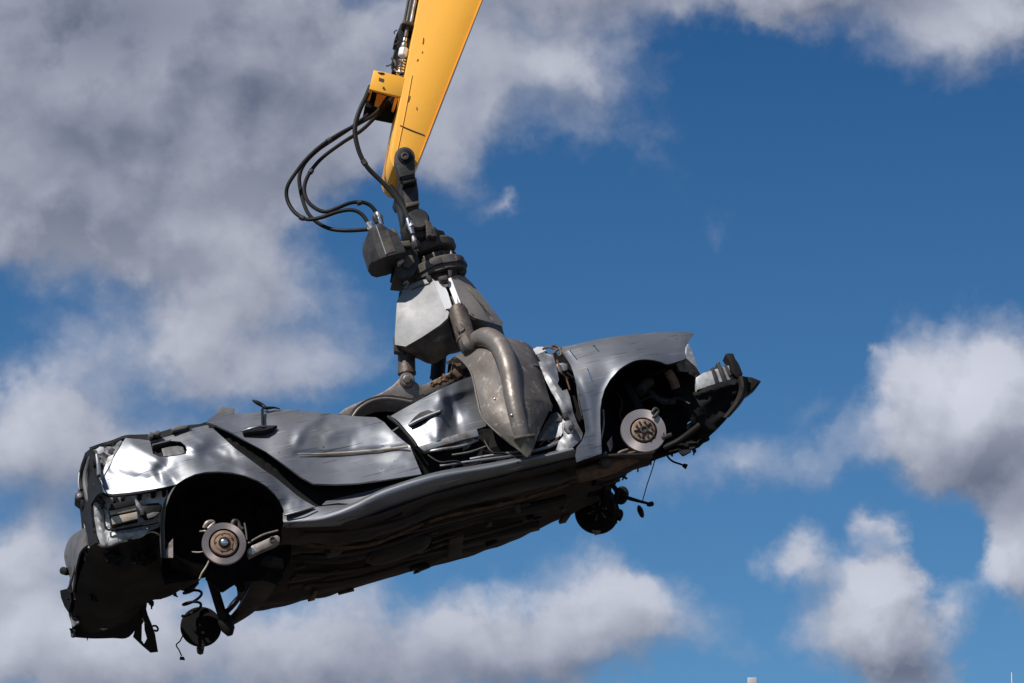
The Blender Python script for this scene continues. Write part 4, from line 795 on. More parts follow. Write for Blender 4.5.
build('coupling_neck', lathe(P(404, 45, .555), P(403.3, 48, .55) - P(405, 42, .55), [(.016, -.016), (.02, .0), (.018, .016)], 16), M['bare'], cp)
build('coupling_body', lathe(P(403.2, 52.5, .555), P(402.5, 56, .55) - P(404, 48.5, .55), [(.026, -.032), (.032, -.028), (.032, .024), (.026, .032)], 8), M['white'], cp, smooth=20)
axd = (P(400, 74, .56) - P(402.4, 58, .56)); s0 = P(402.4, 58.5, .56); sx = axd.orthogonal().normalized(); sy = axd.normalized().cross(sx)
build('coupling_spring', tube([s0 + axd * (i / 70) + (sx * math.cos(i * .5) + sy * math.sin(i * .5)) * .026 for i in range(71)], .0055, seg=6, smoothpath=False), M['chrome'], cp)
for pts, r, mt in (([(396, 50, .56), (394, 58, .56), (392.5, 66, .56), (393.5, 72, .56)], .010, 'black'), ([(392, 58, .58), (395, 62, .55), (396, 66, .55)], .010, 'grease'), ([(386, 66, .6), (389, 65.5, .6), (393, 63, .58)], .005, 'dark'), ([(393.5, 45, .6), (396, 44, .6), (399, 42, .6)], .006, 'dark'), ([(394, 69, .55), (397, 72, .55), (400, 73.5, .55)], .007, 'bare'), ([(395, 34, .6), (394, 32, .6), (397, 30, .62)], .004, 'dark')):
    build('coupling_fitting', tube([P(*p) for p in pts], r), M[mt], arm_)
# hoses swinging from the bracket to the rotator
hoses = [
    [(370.5, 86, .62), (366, 97, .6), (359, 112, .58), (355.2, 126, .57), (355.6, 138, .57), (360, 154, .57), (368, 168, .57), (382, 182, .57), (396, 198, .56), (404, 210, .54), (409.5, 222, .50)],
    [(394, 88, .66), (388, 97, .65), (376, 113, .63), (360, 123, .6), (340, 133.5, .6), (322, 145, .62), (307, 158.5, .64), (297, 171, .66), (288.5, 184, .68), (286.4, 194, .7), (289, 204, .7), (296, 213.5, .68), (307, 219.3, .65), (321, 217.5, .62), (338, 211.8, .60), (352, 210, .58), (362, 214.5, .57), (368.5, 224, .56)],
    [(397, 90, .74), (390, 101, .73), (379, 113, .72), (362, 130, .7), (342, 143, .68), (322, 158, .68), (309, 174, .68), (304.3, 188, .68), (307, 200, .66), (315, 208, .64), (325, 211.7, .62), (336, 208.5, .6), (350, 203, .60), (362, 202.2, .6), (371, 206, .6), (376.8, 213.5, .6)],
    [(388, 90, .80), (381, 101, .8), (370, 113, .78), (352, 127, .76), (334, 139, .75), (318, 150, .74), (305, 163, .74), (299.5, 176, .74), (300.5, 190, .74), (304, 204, .72), (309, 214.5, .70), (318, 223, .68), (331, 229, .66), (348, 230.6, .62), (369.5, 229.3, .58)]]
for i, hp_ in enumerate(hoses):
    hs = build('hydraulic_hose', tube([P(*p) for p in hp_], .0165 if i == 0 else .0135, seg=10, n=7), M['rubber'], arm_)
    a, b = P(*hp_[-1]), P(*hp_[-2]); dr = (a - b).normalized()
    build('hose_end', tube([a - dr * .01, a + dr * .03, a + dr * .035, a + dr * .05], [.018, .018, .023, .023], smoothpath=False), M['chrome' if i == 2 else 'bare'], hs)
for (x0, y0, z0), (x1, y1, z1), r in (((363, 160.5, .57), (365.5, 164.5, .57), .020), ((331, 139, .6), (327, 141.5, .6), .018), ((300, 217, .66), (304, 218.8, .655), .018), ((312, 170, .68), (310, 173, .68), .018), ((357, 203.4, .6), (361, 202.4, .6), .018)):
    build('hose_clamp', tube([P(x0, y0, z0), P(x1, y1, z1)], r, seg=12), M['dark'], arm_)
build('hose_sleeve', tube([P(390, 186, .575), P(397, 196, .565), P(404, 207, .55), P(410, 221, .52)], [.018, .022, .024, .020]), M['rubber'], arm_)

# ------------------------------------------------------------------ grab
GC = P(441, 300, .75)
grab = root('orange_peel_grab', GC, 'worn grey steel hydraulic claw grab with curved tines gripping the wrecked car', 'grab')
# link between arm and rotator
lk = build('swivel_link', prism([(402, 172), (413.5, 171.5), (416.8, 180), (418.6, 192), (419.2, 211), (406.5, 212), (404.5, 200), (401.5, 186), (399, 176)], .52, .92), M['dark'], grab, bevel=.012)
ck = [*circ(404.8, 157, 10.3, 18, 200, 380), (415, 166), (414.5, 174), (400, 177), (397.5, 170), (394.7, 163)]
for y0, y1 in ((.42, .49), (.95, 1.02)):
    build('link_cheek', prism(ck, y0, y1), M['dark'], grab, bevel=.006)
build('cheek_bridge', prism([(399.5, 174), (414.8, 171), (415.2, 176.5), (403, 180)], .44, 1.0), M['dark'], grab, bevel=.006)
for o, mt in (([(403, 181), (416.5, 178), (416.8, 181), (403.6, 184)], 'black'), ([(402.5, 176), (415, 173.4), (415.2, 174.6), (402.7, 177.4)], 'grease')):
    build('link_band', prism(o, .43, .6), M[mt], grab, bevel=.002)
build('link_rib', prism([(406, 203), (419.4, 200.5), (419.5, 204), (406.3, 207)], .49, .95), M['grease'], grab, bevel=.004)
pn = build('link_pin', lathe(P(405, 156.6, .42), YAX, [(.05, -.02), (.05, .012), (.034, .018), (.034, .03), (.028, .034)], 28), M['black'], grab)
build('pin_cap', lathe(P(404.8, 156.4, .386), YAX, [(.026, 0), (.026, .008), (.019, .010), (.017, .002), (.003, .002)], 24), M['grease'], pn)
# lower lug and cross pin on the rotator
build('rotator_lug', lathe(P(417.5, 221, .55), YAX, [(.05, -.36), (.07, -.33), (.078, -.1), (.078, .03), (.065, .045)], 26), M['dark'], grab)
build('lug_web', prism([(410, 218), (425, 216), (427, 236), (413, 238)], .55, .92), M['dark'], grab, bevel=.008)
build('lug_cheek', prism([(402, 229), (405, 225), (411, 225), (413, 240), (403, 240)], .62, .74), M['black'], grab, bevel=.006)
build('lug_cheek', prism([(419, 209.5), (425, 211.5), (428.5, 216), (428, 219), (421, 217)], .6, .8), M['black'], grab, bevel=.006)
for o, mt in (([(425, 219), (431, 222), (434, 234), (427, 236)], 'grease'), ([(431, 225), (436, 227), (437.5, 236), (431, 236)], 'dark'), ([(434, 227.5), (436.5, 228), (438, 233), (435.6, 233.5)], 'black')):
    build('valve_block', prism(o, .5, .7), M[mt], grab, bevel=.004)
# rotator: stacked rings along the grab's own axis
AXC = P(436, 262, .75)
def ax(h): return AXC + Vector((0, 0, h))
def axis_at(py):         # height on the axis seen at a picture row
    return None
rot = build('rotator_flange', lathe(P(431, 249.5, .75), ZAX, [(.10, -.05), (.155, -.046), (.168, -.034), (.168, .010), (.155, .028), (.118, .042), (.10, .046)], 56), M['grease'], grab)
build('rotator_top', lathe(P(429, 241, .75), ZAX, [(.09, -.02), (.118, -.015), (.118, .02), (.105, .03), (.085, .032), (.08, .055), (.05, .058)], 44), M['grease'], grab)
rl = build('rotator_body', lathe(P(436, 266, .75), ZAX, [(.185, -.10), (.182, -.045), (.155, -.036), (.150, .0), (.135, .005), (.13, .05), (.11, .06)], 44), M['grease'], grab)
for k in range(14):
    a = 2 * math.pi * k / 14 + .1
    c = P(434.5, 263, .75) + Vector((math.cos(a) * .150, math.sin(a) * .150, 0))
    build('flange_bolt', lathe(c, ZAX, [(.010, -.022), (.010, .016), (.007, .02)], 8), M['alu' if k % 4 == 0 else 'grease'], rl)
build('ring_band', lathe(P(437.6, 270.5, .75), ZAX, [(.15, -.034), (.196, -.030), (.196, .020), (.186, .030), (.14, .032)], 48), M['ring'], rl)
for k in range(7):
    a = 2 * math.pi * k / 7 - 1.72
    c = P(437.6, 271.0, .75) + Vector((math.cos(a) * .197, math.sin(a) * .197, 0))
    build('ring_tab', bar(c + Vector((0, 0, -.026)), c + Vector((0, 0, .016)), .065, .012, up=(math.cos(a), math.sin(a), 0)), M['grease' if k % 2 else 'dark'], rl, bevel=.003)
build('gear_housing', prism([(399, 250), (416, 247), (420, 262), (414, 275), (404, 278), (393, 277)], .62, .86), M['dark'], grab, bevel=.01)
build('gear_cover', prism([(404, 256), (412, 254), (415, 262), (409, 268), (403, 266)], .585, .63), M['grease'], grab, bevel=.006)
# hydraulic rotator motor hung beside the flange
C0 = P(386.3, 254.5, .45)
sec = [(0, 0), (.07, .0), (.135, .012), (.145, .05), (.145, .28), (.11, .33), (.03, .35), (-.045, .34), (-.085, .29), (-.108, .22), (-.112, .13), (-.095, .055), (-.05, .012)]
def sweep(sections):
    mb = MB(); n = len(sections[0]); vs = [v for s in sections for v in s]
    fs_ = [(i * n + j, i * n + (j + 1) % n, (i + 1) * n + (j + 1) % n, (i + 1) * n + j) for i in range(len(sections) - 1) for j in range(n)]
    return mb.add(vs, fs_ + [tuple(reversed(range(n))), tuple(range((len(sections) - 1) * n, len(sections) * n))])
def mslice(h, k, gr=0.0): return [C0 + Vector((x * k if x < 0 else x * (k - gr), y, h)) for x, y in sec]
mm = build('rotator_motor', sweep([mslice(-.012, .93), mslice(0, 1.0), mslice(.13, .98, .1), mslice(.17, .85, .25), mslice(.215, .50, .15), mslice(.225, .42, .12)]), M['dark'], grab, smooth=28)
build('motor_edge_highlight', tube([C0 + Vector((0, -.002, .0)), C0 + Vector((0, -.002, .12)), C0 + Vector((0, -.002, .215))], .006), M['bare'], mm)  # bright bead drawn in as the highlight along the motor's edge
build('motor_face', sweep([[C0 + Vector((x, y, h)) for x, y in ((.004, -.004), (.066, -.004), (.066, .004), (.004, .004))] for h in (.004, .17)]), M['grease'], mm)
for x, y, mtn in ((378.5, 216.5, 'bare'), (379.8, 220.5, 'chrome'), (371, 226, 'bare'), (376, 219, 'dark')):
    build('motor_port', lathe(P(x, y, .57), ZAX, [(.018, -.03), (.022, -.01), (.022, .015), (.016, .03)], 12), M[mtn], mm)
build('motor_flange', prism([(391, 246), (400, 243), (411, 244), (412, 256), (404, 262), (393, 258)], .60, .80), M['dark'], grab, bevel=.006)
for o, mtn, y0 in (([(388, 229.5), (392, 231), (397, 241), (392.5, 243), (389, 236)], 'dark', .6), ([(391.5, 228.6), (395.5, 228), (401.5, 241.5), (397, 244)], 'grease', .56), ([(400, 241), (410, 240), (411, 246), (400, 246)], 'grease', .55), ([(392.5, 268), (404, 266), (406, 274), (399, 278), (391, 277)], 'black', .66), ([(397, 261), (403, 257.5), (404.5, 261), (399, 264.5)], 'bare', .56)):
    build('motor_bracket', prism(o, y0, y0 + .1), M[mtn], grab, bevel=.004)
fit = build('supply_fitting', tube([P(407.8, 219, .50), P(410, 226.5, .49), P(412.6, 234, .48)], [.018, .020, .017], smoothpath=False), M['chrome'], grab)
build('fitting_nut', tube([P(413, 236, .48), P(414.2, 240, .48), P(415, 243, .48)], [.012, .020, .018], smoothpath=False), M['bare'], fit)
build('fitting_elbow', bar(P(414.6, 241.5, .48), P(417, 248, .48), .05, .045), M['dark'], fit, bevel=.005)

# head of the grab: five scuffed guard plates round a core
core = build('grab_core', lathe(P(449, 318, .75), ZAX, [(.05, -.22), (.15, -.20), (.20, -.12), (.19, .0), (.12, .20), (.11, .30)], 40), M['grease'], grab)
pl1 = [(405, 288), (411, 284.5), (421, 280), (432, 278.5), (435, 281), (445.5, 308.5), (449, 312), (447.5, 318), (440, 325), (422, 337), (405.5, 346.5), (394.8, 344.6), (394.8, 334), (397, 301)]
build('guard_plate', sheet(pl1, [(397, 300, .66), (394.8, 344, .62), (406, 287, .69), (434, 281, .555), (447, 310, .42), (422, 336, .50)], res=5, thick=.02), M['plate'], grab, smooth=20)
pl2 = [(450.5, 277), (458, 275), (465, 276.5), (472, 283), (503.5, 323), (502, 326), (489, 322), (475, 318), (466, 312), (461, 306), (459, 303)]
build('guard_plate', sheet(pl2, [(450, 277, .57), (465, 276, .70), (503, 323, .76), (475, 318, .44), (459, 304, .43)], [[(482.3, 305.5), (484, 305.5), (493, 320), (491.5, 321.2), (486.5, 315)]], res=5, thick=.02), M['plate2'], grab, smooth=20)
# folded edges of the plates either side of the ram slot
build('plate_fold', sheet([(434, 281), (442.5, 281), (448, 293), (452.5, 308), (446, 308.8)], [(434, 281, .552), (446, 308, .418), (442, 281, .575), (452, 308, .435)], res=4, thick=.012), M['fold_glare'], grab)
build('plate_fold', sheet([(446, 279.5), (450.8, 277.5), (461, 304), (456, 305.5)], [(446, 279.5, .59), (450, 277.5, .568), (461, 304, .428), (456, 305, .46)], res=4, thick=.012), M['fold_glare'], grab)
build('ram_slot', sheet([(440, 280), (447, 278), (459, 308), (452, 311)], [(440, 280, .64), (459, 308, .52), (452, 311, .52)], res=5), M['grease'], grab)
# turned-under lower edges
build('lower_skirt', loft([[(395, 344, .63), (405.5, 346.3, .57), (422, 336.5, .50), (440, 325, .44), (447.5, 317, .42)], [(398, 349, .66), (410, 352, .62), (428, 350, .56), (444, 343, .50), (452, 334, .48)], [(408, 356, .75), (418, 359, .72), (432, 364, .66), (447, 356, .60), (456, 347, .58)]], 5, 5, thick=.02), M['grease'], grab)
build('lower_skirt', loft([[(459, 303, .435), (466, 312, .44), (476, 318, .45), (489, 322, .58), (502, 326, .75)], [(459, 310, .50), (466, 320, .5), (478, 326, .52), (492, 330, .62), (504, 334, .78)], [(462, 325, .60), (470, 332, .60), (480, 336, .62), (494, 341, .70), (509, 345, .82)]], 5, 5, thick=.02), M['grease'], grab)
for o, y0 in (([(438, 277), (447, 274.5), (449, 280.5), (440, 282)], .52), ([(426, 275), (430, 274.5), (433, 280.5), (428.5, 281)], .56), ([(448, 270), (452, 270), (452, 276.5), (449, 277)], .57), ([(399.5, 291), (402.5, 279), (405, 280), (402, 294), (399, 297)], .68), ([(458, 270), (465, 270.5), (466, 273), (459, 273.5)], .66), ([(394.2, 336), (396.2, 336), (397, 347), (404, 350), (404, 353), (394.5, 351)], .64)):
    build('plate_stay', prism(o, y0, y0 + .06), M['dark'], grab, bevel=.003)
build('stay_window', prism([(440, 276.5), (446, 275.2), (447, 279), (441, 280)], .508, .53), M['grease'], grab, bevel=.002)
build('grab_hook', tube([P(404, 284, .66), P(406.5, 281.5, .64), P(408, 284, .64), P(405, 288, .66)], .007), M['bare'], grab)

def ram(a, b, r, dents=True):
    d = (b - a)
    o = build('hydraulic_ram', tube([a, a + d * .08, a + d * .1, a + d * .80, a + d * .82, a + d * .88, a + d * .9, b], [r * .85, r * .85, r, r, r * 1.06, r * 1.06, r * .75, r * .75], seg=22, smoothpath=False), M['ramrust'], grab)
    return o
rm = ram(P(457.5, 309, .40), P(468, 346, .27), .064)
build('ram_knuckle', tube([P(467, 340, .27), P(470, 347, .25), P(474, 352, .25)], [.06, .066, .05]), M['grease'], rm)
build('ram_marking', tube([P(456, 327, .245), P(459, 332, .24), P(464, 329, .24), P(461, 324, .25)], .005), M['grease'], rm)
rm2 = ram(P(406, 340, .72), P(407, 379, .73), .058)
ey = build('tine_pin', lathe(P(407, 380, .60), YAX, [(.05, -.28), (.05, .01), (.042, .018), (.030, .018), (.028, .03), (.018, .034)], 26), M['steel'], grab)
build('pin_nut', lathe(P(407, 380, .57), YAX, [(.024, 0), (.024, .012), (.012, .014)], 6), M['grease'], ey)
rm3 = ram(P(440, 345, 1.0), P(437, 384, 1.1), .05); rm3.data.materials[0] = M['black']  # far ram coloured black instead of rust, to look unlit

# near claw: shell plates either side of a thick rounded rib
lw = [[(448.5, 363, .56), (458, 361, .47), (472, 357, .36), (488, 352, .24)], [(454.5, 355.6, .45), (463.5, 352.3, .35), (475, 349, .24), (487, 346.2, .14)], [(461.8, 361, .28), (469.5, 358.5, .20), (480, 358, .10), (494, 358, .0)],
      [(470, 371, .15), (478, 372.5, .08), (488, 376, .0), (501, 379, -.09)], [(474, 384, .07), (482, 386, .01), (491, 389, -.05), (504, 393, -.12)], [(477, 399, .02), (485, 401, -.04), (495, 404, -.09), (507, 408, -.14)],
      [(482.5, 417, -.03), (490, 419, -.07), (500, 421, -.12), (511, 424, -.16)], [(497, 432, -.08), (503, 433.5, -.11), (510, 436, -.14), (516, 438, -.165)], [(512, 444.5, -.11), (515, 446, -.125), (519, 448, -.145), (522, 449, -.165)], [(525, 455.5, -.13), (526, 456, -.135), (527, 456.6, -.14), (528, 457.4, -.15)]]
tine = build('grab_tine', loft(lw, 6, 5, thick=.032), M['steel'], grab, smooth=40, label='broad curved tine on the near side with a thick rounded rib')
rw = [[(496, 336, .20), (508, 338, .24), (524, 341.8, .33), (533.5, 348.5, .42)], [(504, 345, .10), (514, 348, .13), (529, 353, .22), (537, 359, .32)], [(510, 357, .0), (519, 359, .03), (532, 363, .12), (541, 368, .22)], [(513, 369, -.06), (522, 371, -.03), (535, 374, .05), (544, 379, .14)],
      [(516, 384, -.11), (525, 386, -.08), (538, 388, -.01), (548, 393, .07)], [(518.6, 396, -.135), (527.5, 397, -.105), (540.5, 398.5, -.045), (550.6, 401.5, .03)], [(519.5, 401, -.142), (528.5, 402, -.112), (541, 403.5, -.052), (551.2, 405.5, .015)], [(522, 415, -.16), (530, 415, -.13), (540, 415, -.08), (547.5, 414.5, -.03)], [(525, 430, -.17), (531, 429, -.15), (537, 428, -.11), (541.5, 427, -.07)], [(526, 443, -.17), (530, 441, -.155), (534, 439, -.13), (537.5, 437, -.11)], [(528, 456.8, -.15), (529.5, 454.5, -.145), (531.5, 452, -.14), (533, 450, -.13)]]
sh_ = (-.055, -.042, -.016, 0)
rw = [[(x, y, z + (sh_[k] if 0 < i < len(rw) - 2 else 0)) for k, (x, y, z) in enumerate(r)] for i, r in enumerate(rw)]
build('shell_plate', loft(rw, 6, 5, thick=.032), M['steel'], tine, smooth=40)
rib = [(474, 350, .34), (477, 341.5, .26), (486, 337.5, .15), (496, 342, .05), (503, 352, -.03), (507.5, 364, -.085), (510.5, 378, -.12), (513, 395, -.155), (516.5, 412, -.175), (520.5, 428, -.18), (524, 442, -.17), (527.5, 456, -.15)]
build('tine_rib', tube([P(*p) for p in rib], [.055, .062, .068, .068, .066, .064, .062, .060, .058, .055, .048, .022], seg=20, n=6), M['steel'], tine, smooth=60)
build('tine_edge', tube([P(448.6, 362, .50), P(455, 356.8, .41), P(462.5, 361, .27), P(470, 370.5, .14), P(474, 383.5, .065), P(477, 399, .01), P(482.3, 417.3, -.04), P(497, 432.6, -.09), P(512, 445, -.12)], .006), M['steel'], tine)
build('weld_seam', tube([P(519, 364, .01), P(530, 365.2, .075), P(540, 366, .19)], .007), M['bare'], tine)
for x, y, z in ((495, 399, -.085), (538, 391, -.02), (512, 415, -.22), (490, 376, .0)):
    build('weld_spot', lathe(P(x, y, z), YAX, [(.010, -.02), (.008, .004), (.003, .007)], 10), M['bare'], tine)
build('tip_plate', sheet([(498, 432.5), (507, 435), (516, 437), (526, 436.2), (535, 433.5), (538, 435.5), (534.5, 445), (531, 452.5), (527.3, 457.2), (518, 450), (510, 444)], [(498, 432, -.13), (516, 437, -.215), (526, 436, -.225), (538, 435, -.15), (527, 457, -.19), (510, 444, -.16)], res=3, thick=.05), M['tipsteel'], tine)
build('claw_inner_shade', sheet([(447, 376), (448.3, 362), (455, 356), (462.5, 360.5), (470, 371), (476, 390), (468, 392), (458, 390), (448, 392)], [(447, 376, .68), (455, 356, .60), (476, 390, .35), (458, 390, .6)], res=4, thick=.02), M['well'], tine)  # near-black sheet added as the shade in the hollow of the claw
build('tip_step', prism([(514, 436.5), (535, 433), (535.3, 435.5), (514.5, 439)], -.235, -.17), M['tipsteel'], tine, bevel=.004)
# far left claw reaching over the boot side
top_ = [(337.5, 414), (345, 408), (354, 403.6), (368, 398), (382.7, 391.6), (392, 385.5), (398.6, 379), (403, 374.5), (407, 372.8), (411.5, 374.5), (415, 381), (422, 385), (430, 381.5), (438, 377.5), (449, 372), (460, 363)]
bot_ = [(470, 372), (455, 381), (440, 389), (425, 396), (411.7, 402), (400, 400.2), (388, 399), (377, 400), (367, 403.7), (358, 410), (352, 418)]
t2 = build('grab_tine', prism(top_ + bot_, .62, .86), M['steel'], grab, bevel=.012, label='curved tine at the rear of the claw reaching over the folded door')
sh = [[(352, 419, z), (358, 410.5, z), (367, 404.2, z), (377, 400.6, z), (388, 399.6, z), (400, 400.8, z), (412, 402.5, z), (425, 398, z)] for z in (.42, .54, .74, .94, 1.06)]
build('shell_plate', loft(sh, 5, 3, thick=.03), M['grease'], t2)
build('shell_inner', sheet([(350, 422), (357, 411), (366, 404), (377, 400.5), (388, 400), (412, 402.5), (428, 398), (440, 400), (420, 430), (380, 432)], [(350, 422, 1.0), (377, 400, 1.08), (440, 400, 1.0), (400, 430, .9)], res=5, thick=.02), M['well'], t2)
build('shell_rim', tube([P(x, y, .42) for x, y in ((352, 418), (358, 409.5), (367, 403), (377, 399.2), (388, 398.2), (400, 399.6), (412, 401.8))], .009), M['steel'], t2)
build('hinge_knuckle', lathe(P(461, 366, .55), YAX, [(.05, -.3), (.06, -.28), (.06, .0), (.05, .02)], 22), M['rust'], grab)
build('rust_lug', prism([(452, 372), (455, 367), (460, 365), (466, 374), (458, 378)], .5, .56), M['rust'], grab, bevel=.006)
# far claws, gripping the wreck from its other side
for dx in (.22, -.35):
    base = GC + Vector((.25 * (1 if dx > 0 else -1) + .1, .42, -.58))
    pts = [base, base + Vector((dx * .5, .22, .02)), base + Vector((dx * .8, .46, -.12)), base + Vector((dx * .8, .60, -.38)), base + Vector((dx * .55, .58, -.62))]
    t3 = build('grab_tine', tube(pts, [.07, .085, .08, .06, .02], seg=16), M['steel'], grab)
    w = Vector((1, 0, 0)); mb = MB()
    pth = cat(pts, 5); vs = []
    for i, p in enumerate(pth):
        hw = .20 * (1 - (i / (len(pth) - 1)) ** 2) + .02
        for s in (-1, -.5, 0, .5, 1): vs.append(Vector(p) + w * s * hw + Vector((0, -.06 * s * s, 0)))
    mb.add(vs, [(i * 5 + j, i * 5 + j + 1, (i + 1) * 5 + j + 1, (i + 1) * 5 + j) for i in range(len(pth) - 1) for j in range(4)])
    build('shell_plate', thicken(mb, .03), M['steel'], t3)

# clods of rust and torn metal caught behind the claws
rg = random.Random(4)
for x, y, r in ((440, 382, .024), (446, 378.5, .03), (452, 375, .028), (433, 384.5, .02), (457, 377, .026)):
    c = P(x, y, .55); mb = MB(); 
    lump = lathe(c, (rg.uniform(-1, 1), -1, rg.uniform(-1, 1)), [(r * .3, -r), (r * .8, -r * .6), (r, 0), (r * .7, r * .6), (r * .25, r)], 9)
    lump.v = [v + Vector((rg.uniform(-.01, .01), rg.uniform(-.01, .01), rg.uniform(-.01, .01))) for v in lump.v]
    build('rust_clod', lump, M[rg.choice(['rust', 'alu', 'rust', 'under'])], grab, smooth=20)
for pts in ([(411, 290, .655), (421, 285.5, .605), (430, 283.5, .57)], [(398, 318, .65), (397, 333, .635)], [(463, 282, .66), (478, 300, .60), (490, 316, .60)]):
    build('weld_bead', tube([P(*p) for p in pts], .005, seg=6), M['grease'], grab)
# ------------------------------------------------------------------ ground, far posts
g = MB(); n_ = 24
def gx(i): t = (i / n_) * 2 - 1; return math.copysign(abs(t) ** 3, t) * 6000
g.add([Vector((gx(i), gx(j), 0)) for j in range(n_ + 1) for i in range(n_ + 1)], [(j * (n_ + 1) + i, j * (n_ + 1) + i + 1, (j + 1) * (n_ + 1) + i + 1, (j + 1) * (n_ + 1) + i) for j in range(n_) for i in range(n_)])
gr = build('ground', g, M['dirtground'], None); gr['kind'] = 'structure'

def far_point(px, py, dist):
    d = ray(px, py); t = dist / d.y
    return CAM + d * t
tp = far_point(752, 678, 140)
mast = root('floodlight_mast', (tp.x, tp.y, 0), 'pale square-topped post just peeping over the bottom edge against blue sky', 'post', rig=False)
zt = tp.z
build('mast_pole', lathe((tp.x, tp.y, 0), ZAX, [(.30, 0), (.26, 2), (.16, zt - .35), (.14, zt - .3)], 16), M['post'], mast)
hd = MB().join(bar((tp.x, tp.y, zt - .5), (tp.x, tp.y, zt), .31, .28, up=(0, 1, 0)))
build('mast_head', hd, M['post'], mast, bevel=.02)
build('mast_collar', lathe((tp.x, tp.y, zt - .56), ZAX, [(.2, -.05), (.24, 0), (.2, .05)], 16), M['bare'], mast)
ap = far_point(1011.7, 672.5, 140)
ant = root('antenna_mast', (ap.x, ap.y, 0), 'thin white antenna tip rising from the bottom right corner into cloud', 'antenna', rig=False)
build('whip', lathe((ap.x, ap.y, 0), ZAX, [(.12, 0), (.08, ap.z * .8), (.03, ap.z * .82), (.02, ap.z)], 10), M['white'], ant)
build('bracket_ring', lathe((ap.x, ap.y, ap.z * .8), ZAX, [(.09, -.05), (.12, 0), (.09, .05)], 12), M['bare'], ant)

# ------------------------------------------------------------------ sun, sky and clouds
SUN_EL, SUN_AZ = rad(50), rad(228)           # azimuth clockwise from the way the camera looks
to_sun = Vector((math.sin(SUN_AZ) * math.cos(SUN_EL), math.cos(SUN_AZ) * math.cos(SUN_EL), math.sin(SUN_EL)))
sl = bpy.data.lights.new('sun', 'SUN'); sl.energy = 5.0; sl.angle = rad(.5); sl.color = (1, .95, .88)
so = bpy.data.objects.new('sun', sl); COL.objects.link(so)
so.rotation_euler = to_sun.to_track_quat('Z', 'Y').to_euler(); so.location = (0, -20, 60)

W = bpy.data.worlds.new('World'); SC.world = W; W.use_nodes = True
nt = W.node_tree; nt.nodes.clear()
N = nt.nodes.new; LK = nt.links.new
def math_(op, a, b=None, c=None, clamp=False):
    n = N('ShaderNodeMath'); n.operation = op; n.use_clamp = clamp
    for i, q in enumerate((a, b, c)):
        if q is None: continue
        if isinstance(q, (int, float)): n.inputs[i].default_value = q
        else: LK(q, n.inputs[i])
    return n.outputs[0]
def dot_(vec, c):
    n = N('ShaderNodeVectorMath'); n.operation = 'DOT_PRODUCT'; LK(vec, n.inputs[0]); n.inputs[1].default_value = c
    return n.outputs['Value']
tc = N('ShaderNodeTexCoord'); D = tc.outputs['Generated']
sky = N('ShaderNodeTexSky'); sky.sky_type = 'NISHITA'; sky.sun_disc = False
sky.sun_elevation = SUN_EL; sky.sun_rotation = SUN_AZ; sky.altitude = 200; sky.air_density = 1.0; sky.dust_density = .6; sky.ozone_density = 1.6
# direction measured from the middle of this part of the sky (az 0, el 14 deg): u to the east, v upward
u = dot_(D, tuple(R_)); v = dot_(D, tuple(U_)); w = dot_(D, tuple(F_))
cmb = N('ShaderNodeCombineXYZ'); LK(u, cmb.inputs[0]); LK(v, cmb.inputs[1]); LK(w, cmb.inputs[2])
q = cmb.outputs[0]
def noise_(vec, scale, detail=8, rough=.55, dist=0.0):
    n = N('ShaderNodeTexNoise'); n.inputs['Scale'].default_value = scale; n.inputs['Detail'].default_value = detail; n.inputs['Roughness'].default_value = rough; n.inputs['Distortion'].default_value = dist
    LK(vec, n.inputs['Vector']); return n
S = 1 / FPX
def warp(vec, scale, amt, detail=5):
    wn = noise_(vec, scale, detail, .6)
    wsub = N('ShaderNodeVectorMath'); wsub.operation = 'SUBTRACT'; LK(wn.outputs['Color'], wsub.inputs[0]); wsub.inputs[1].default_value = (.5, .5, .5)
    wsc = N('ShaderNodeVectorMath'); wsc.operation = 'SCALE'; LK(wsub.outputs[0], wsc.inputs[0]); wsc.inputs['Scale'].default_value = amt
    wad = N('ShaderNodeVectorMath'); wad.operation = 'ADD'; LK(vec, wad.inputs[0]); LK(wsc.outputs[0], wad.inputs[1])
    return wad.outputs[0]
def blob(vec, px, py, rx, ry, amp, ang=0):
    mp = N('ShaderNodeMapping'); mp.vector_type = 'TEXTURE'
    mp.inputs['Location'].default_value = ((px - 512) * S, -(py - 341.5) * S, 1.0)
    mp.inputs['Rotation'].default_value = (0, 0, rad(ang))
    mp.inputs['Scale'].default_value = (rx * S, ry * S, .25)
    LK(vec, mp.inputs['Vector'])
    gt = N('ShaderNodeTexGradient'); gt.gradient_type = 'QUADRATIC_SPHERE'; LK(mp.outputs[0], gt.inputs['Vector'])
    return math_('MULTIPLY', math_('POWER', gt.outputs['Fac'], .6), amp)
def total(vec, bl):
    s = None
    for b in bl:
        o = blob(vec, *b)
        s = o if s is None else math_('ADD', s, o)
    return s
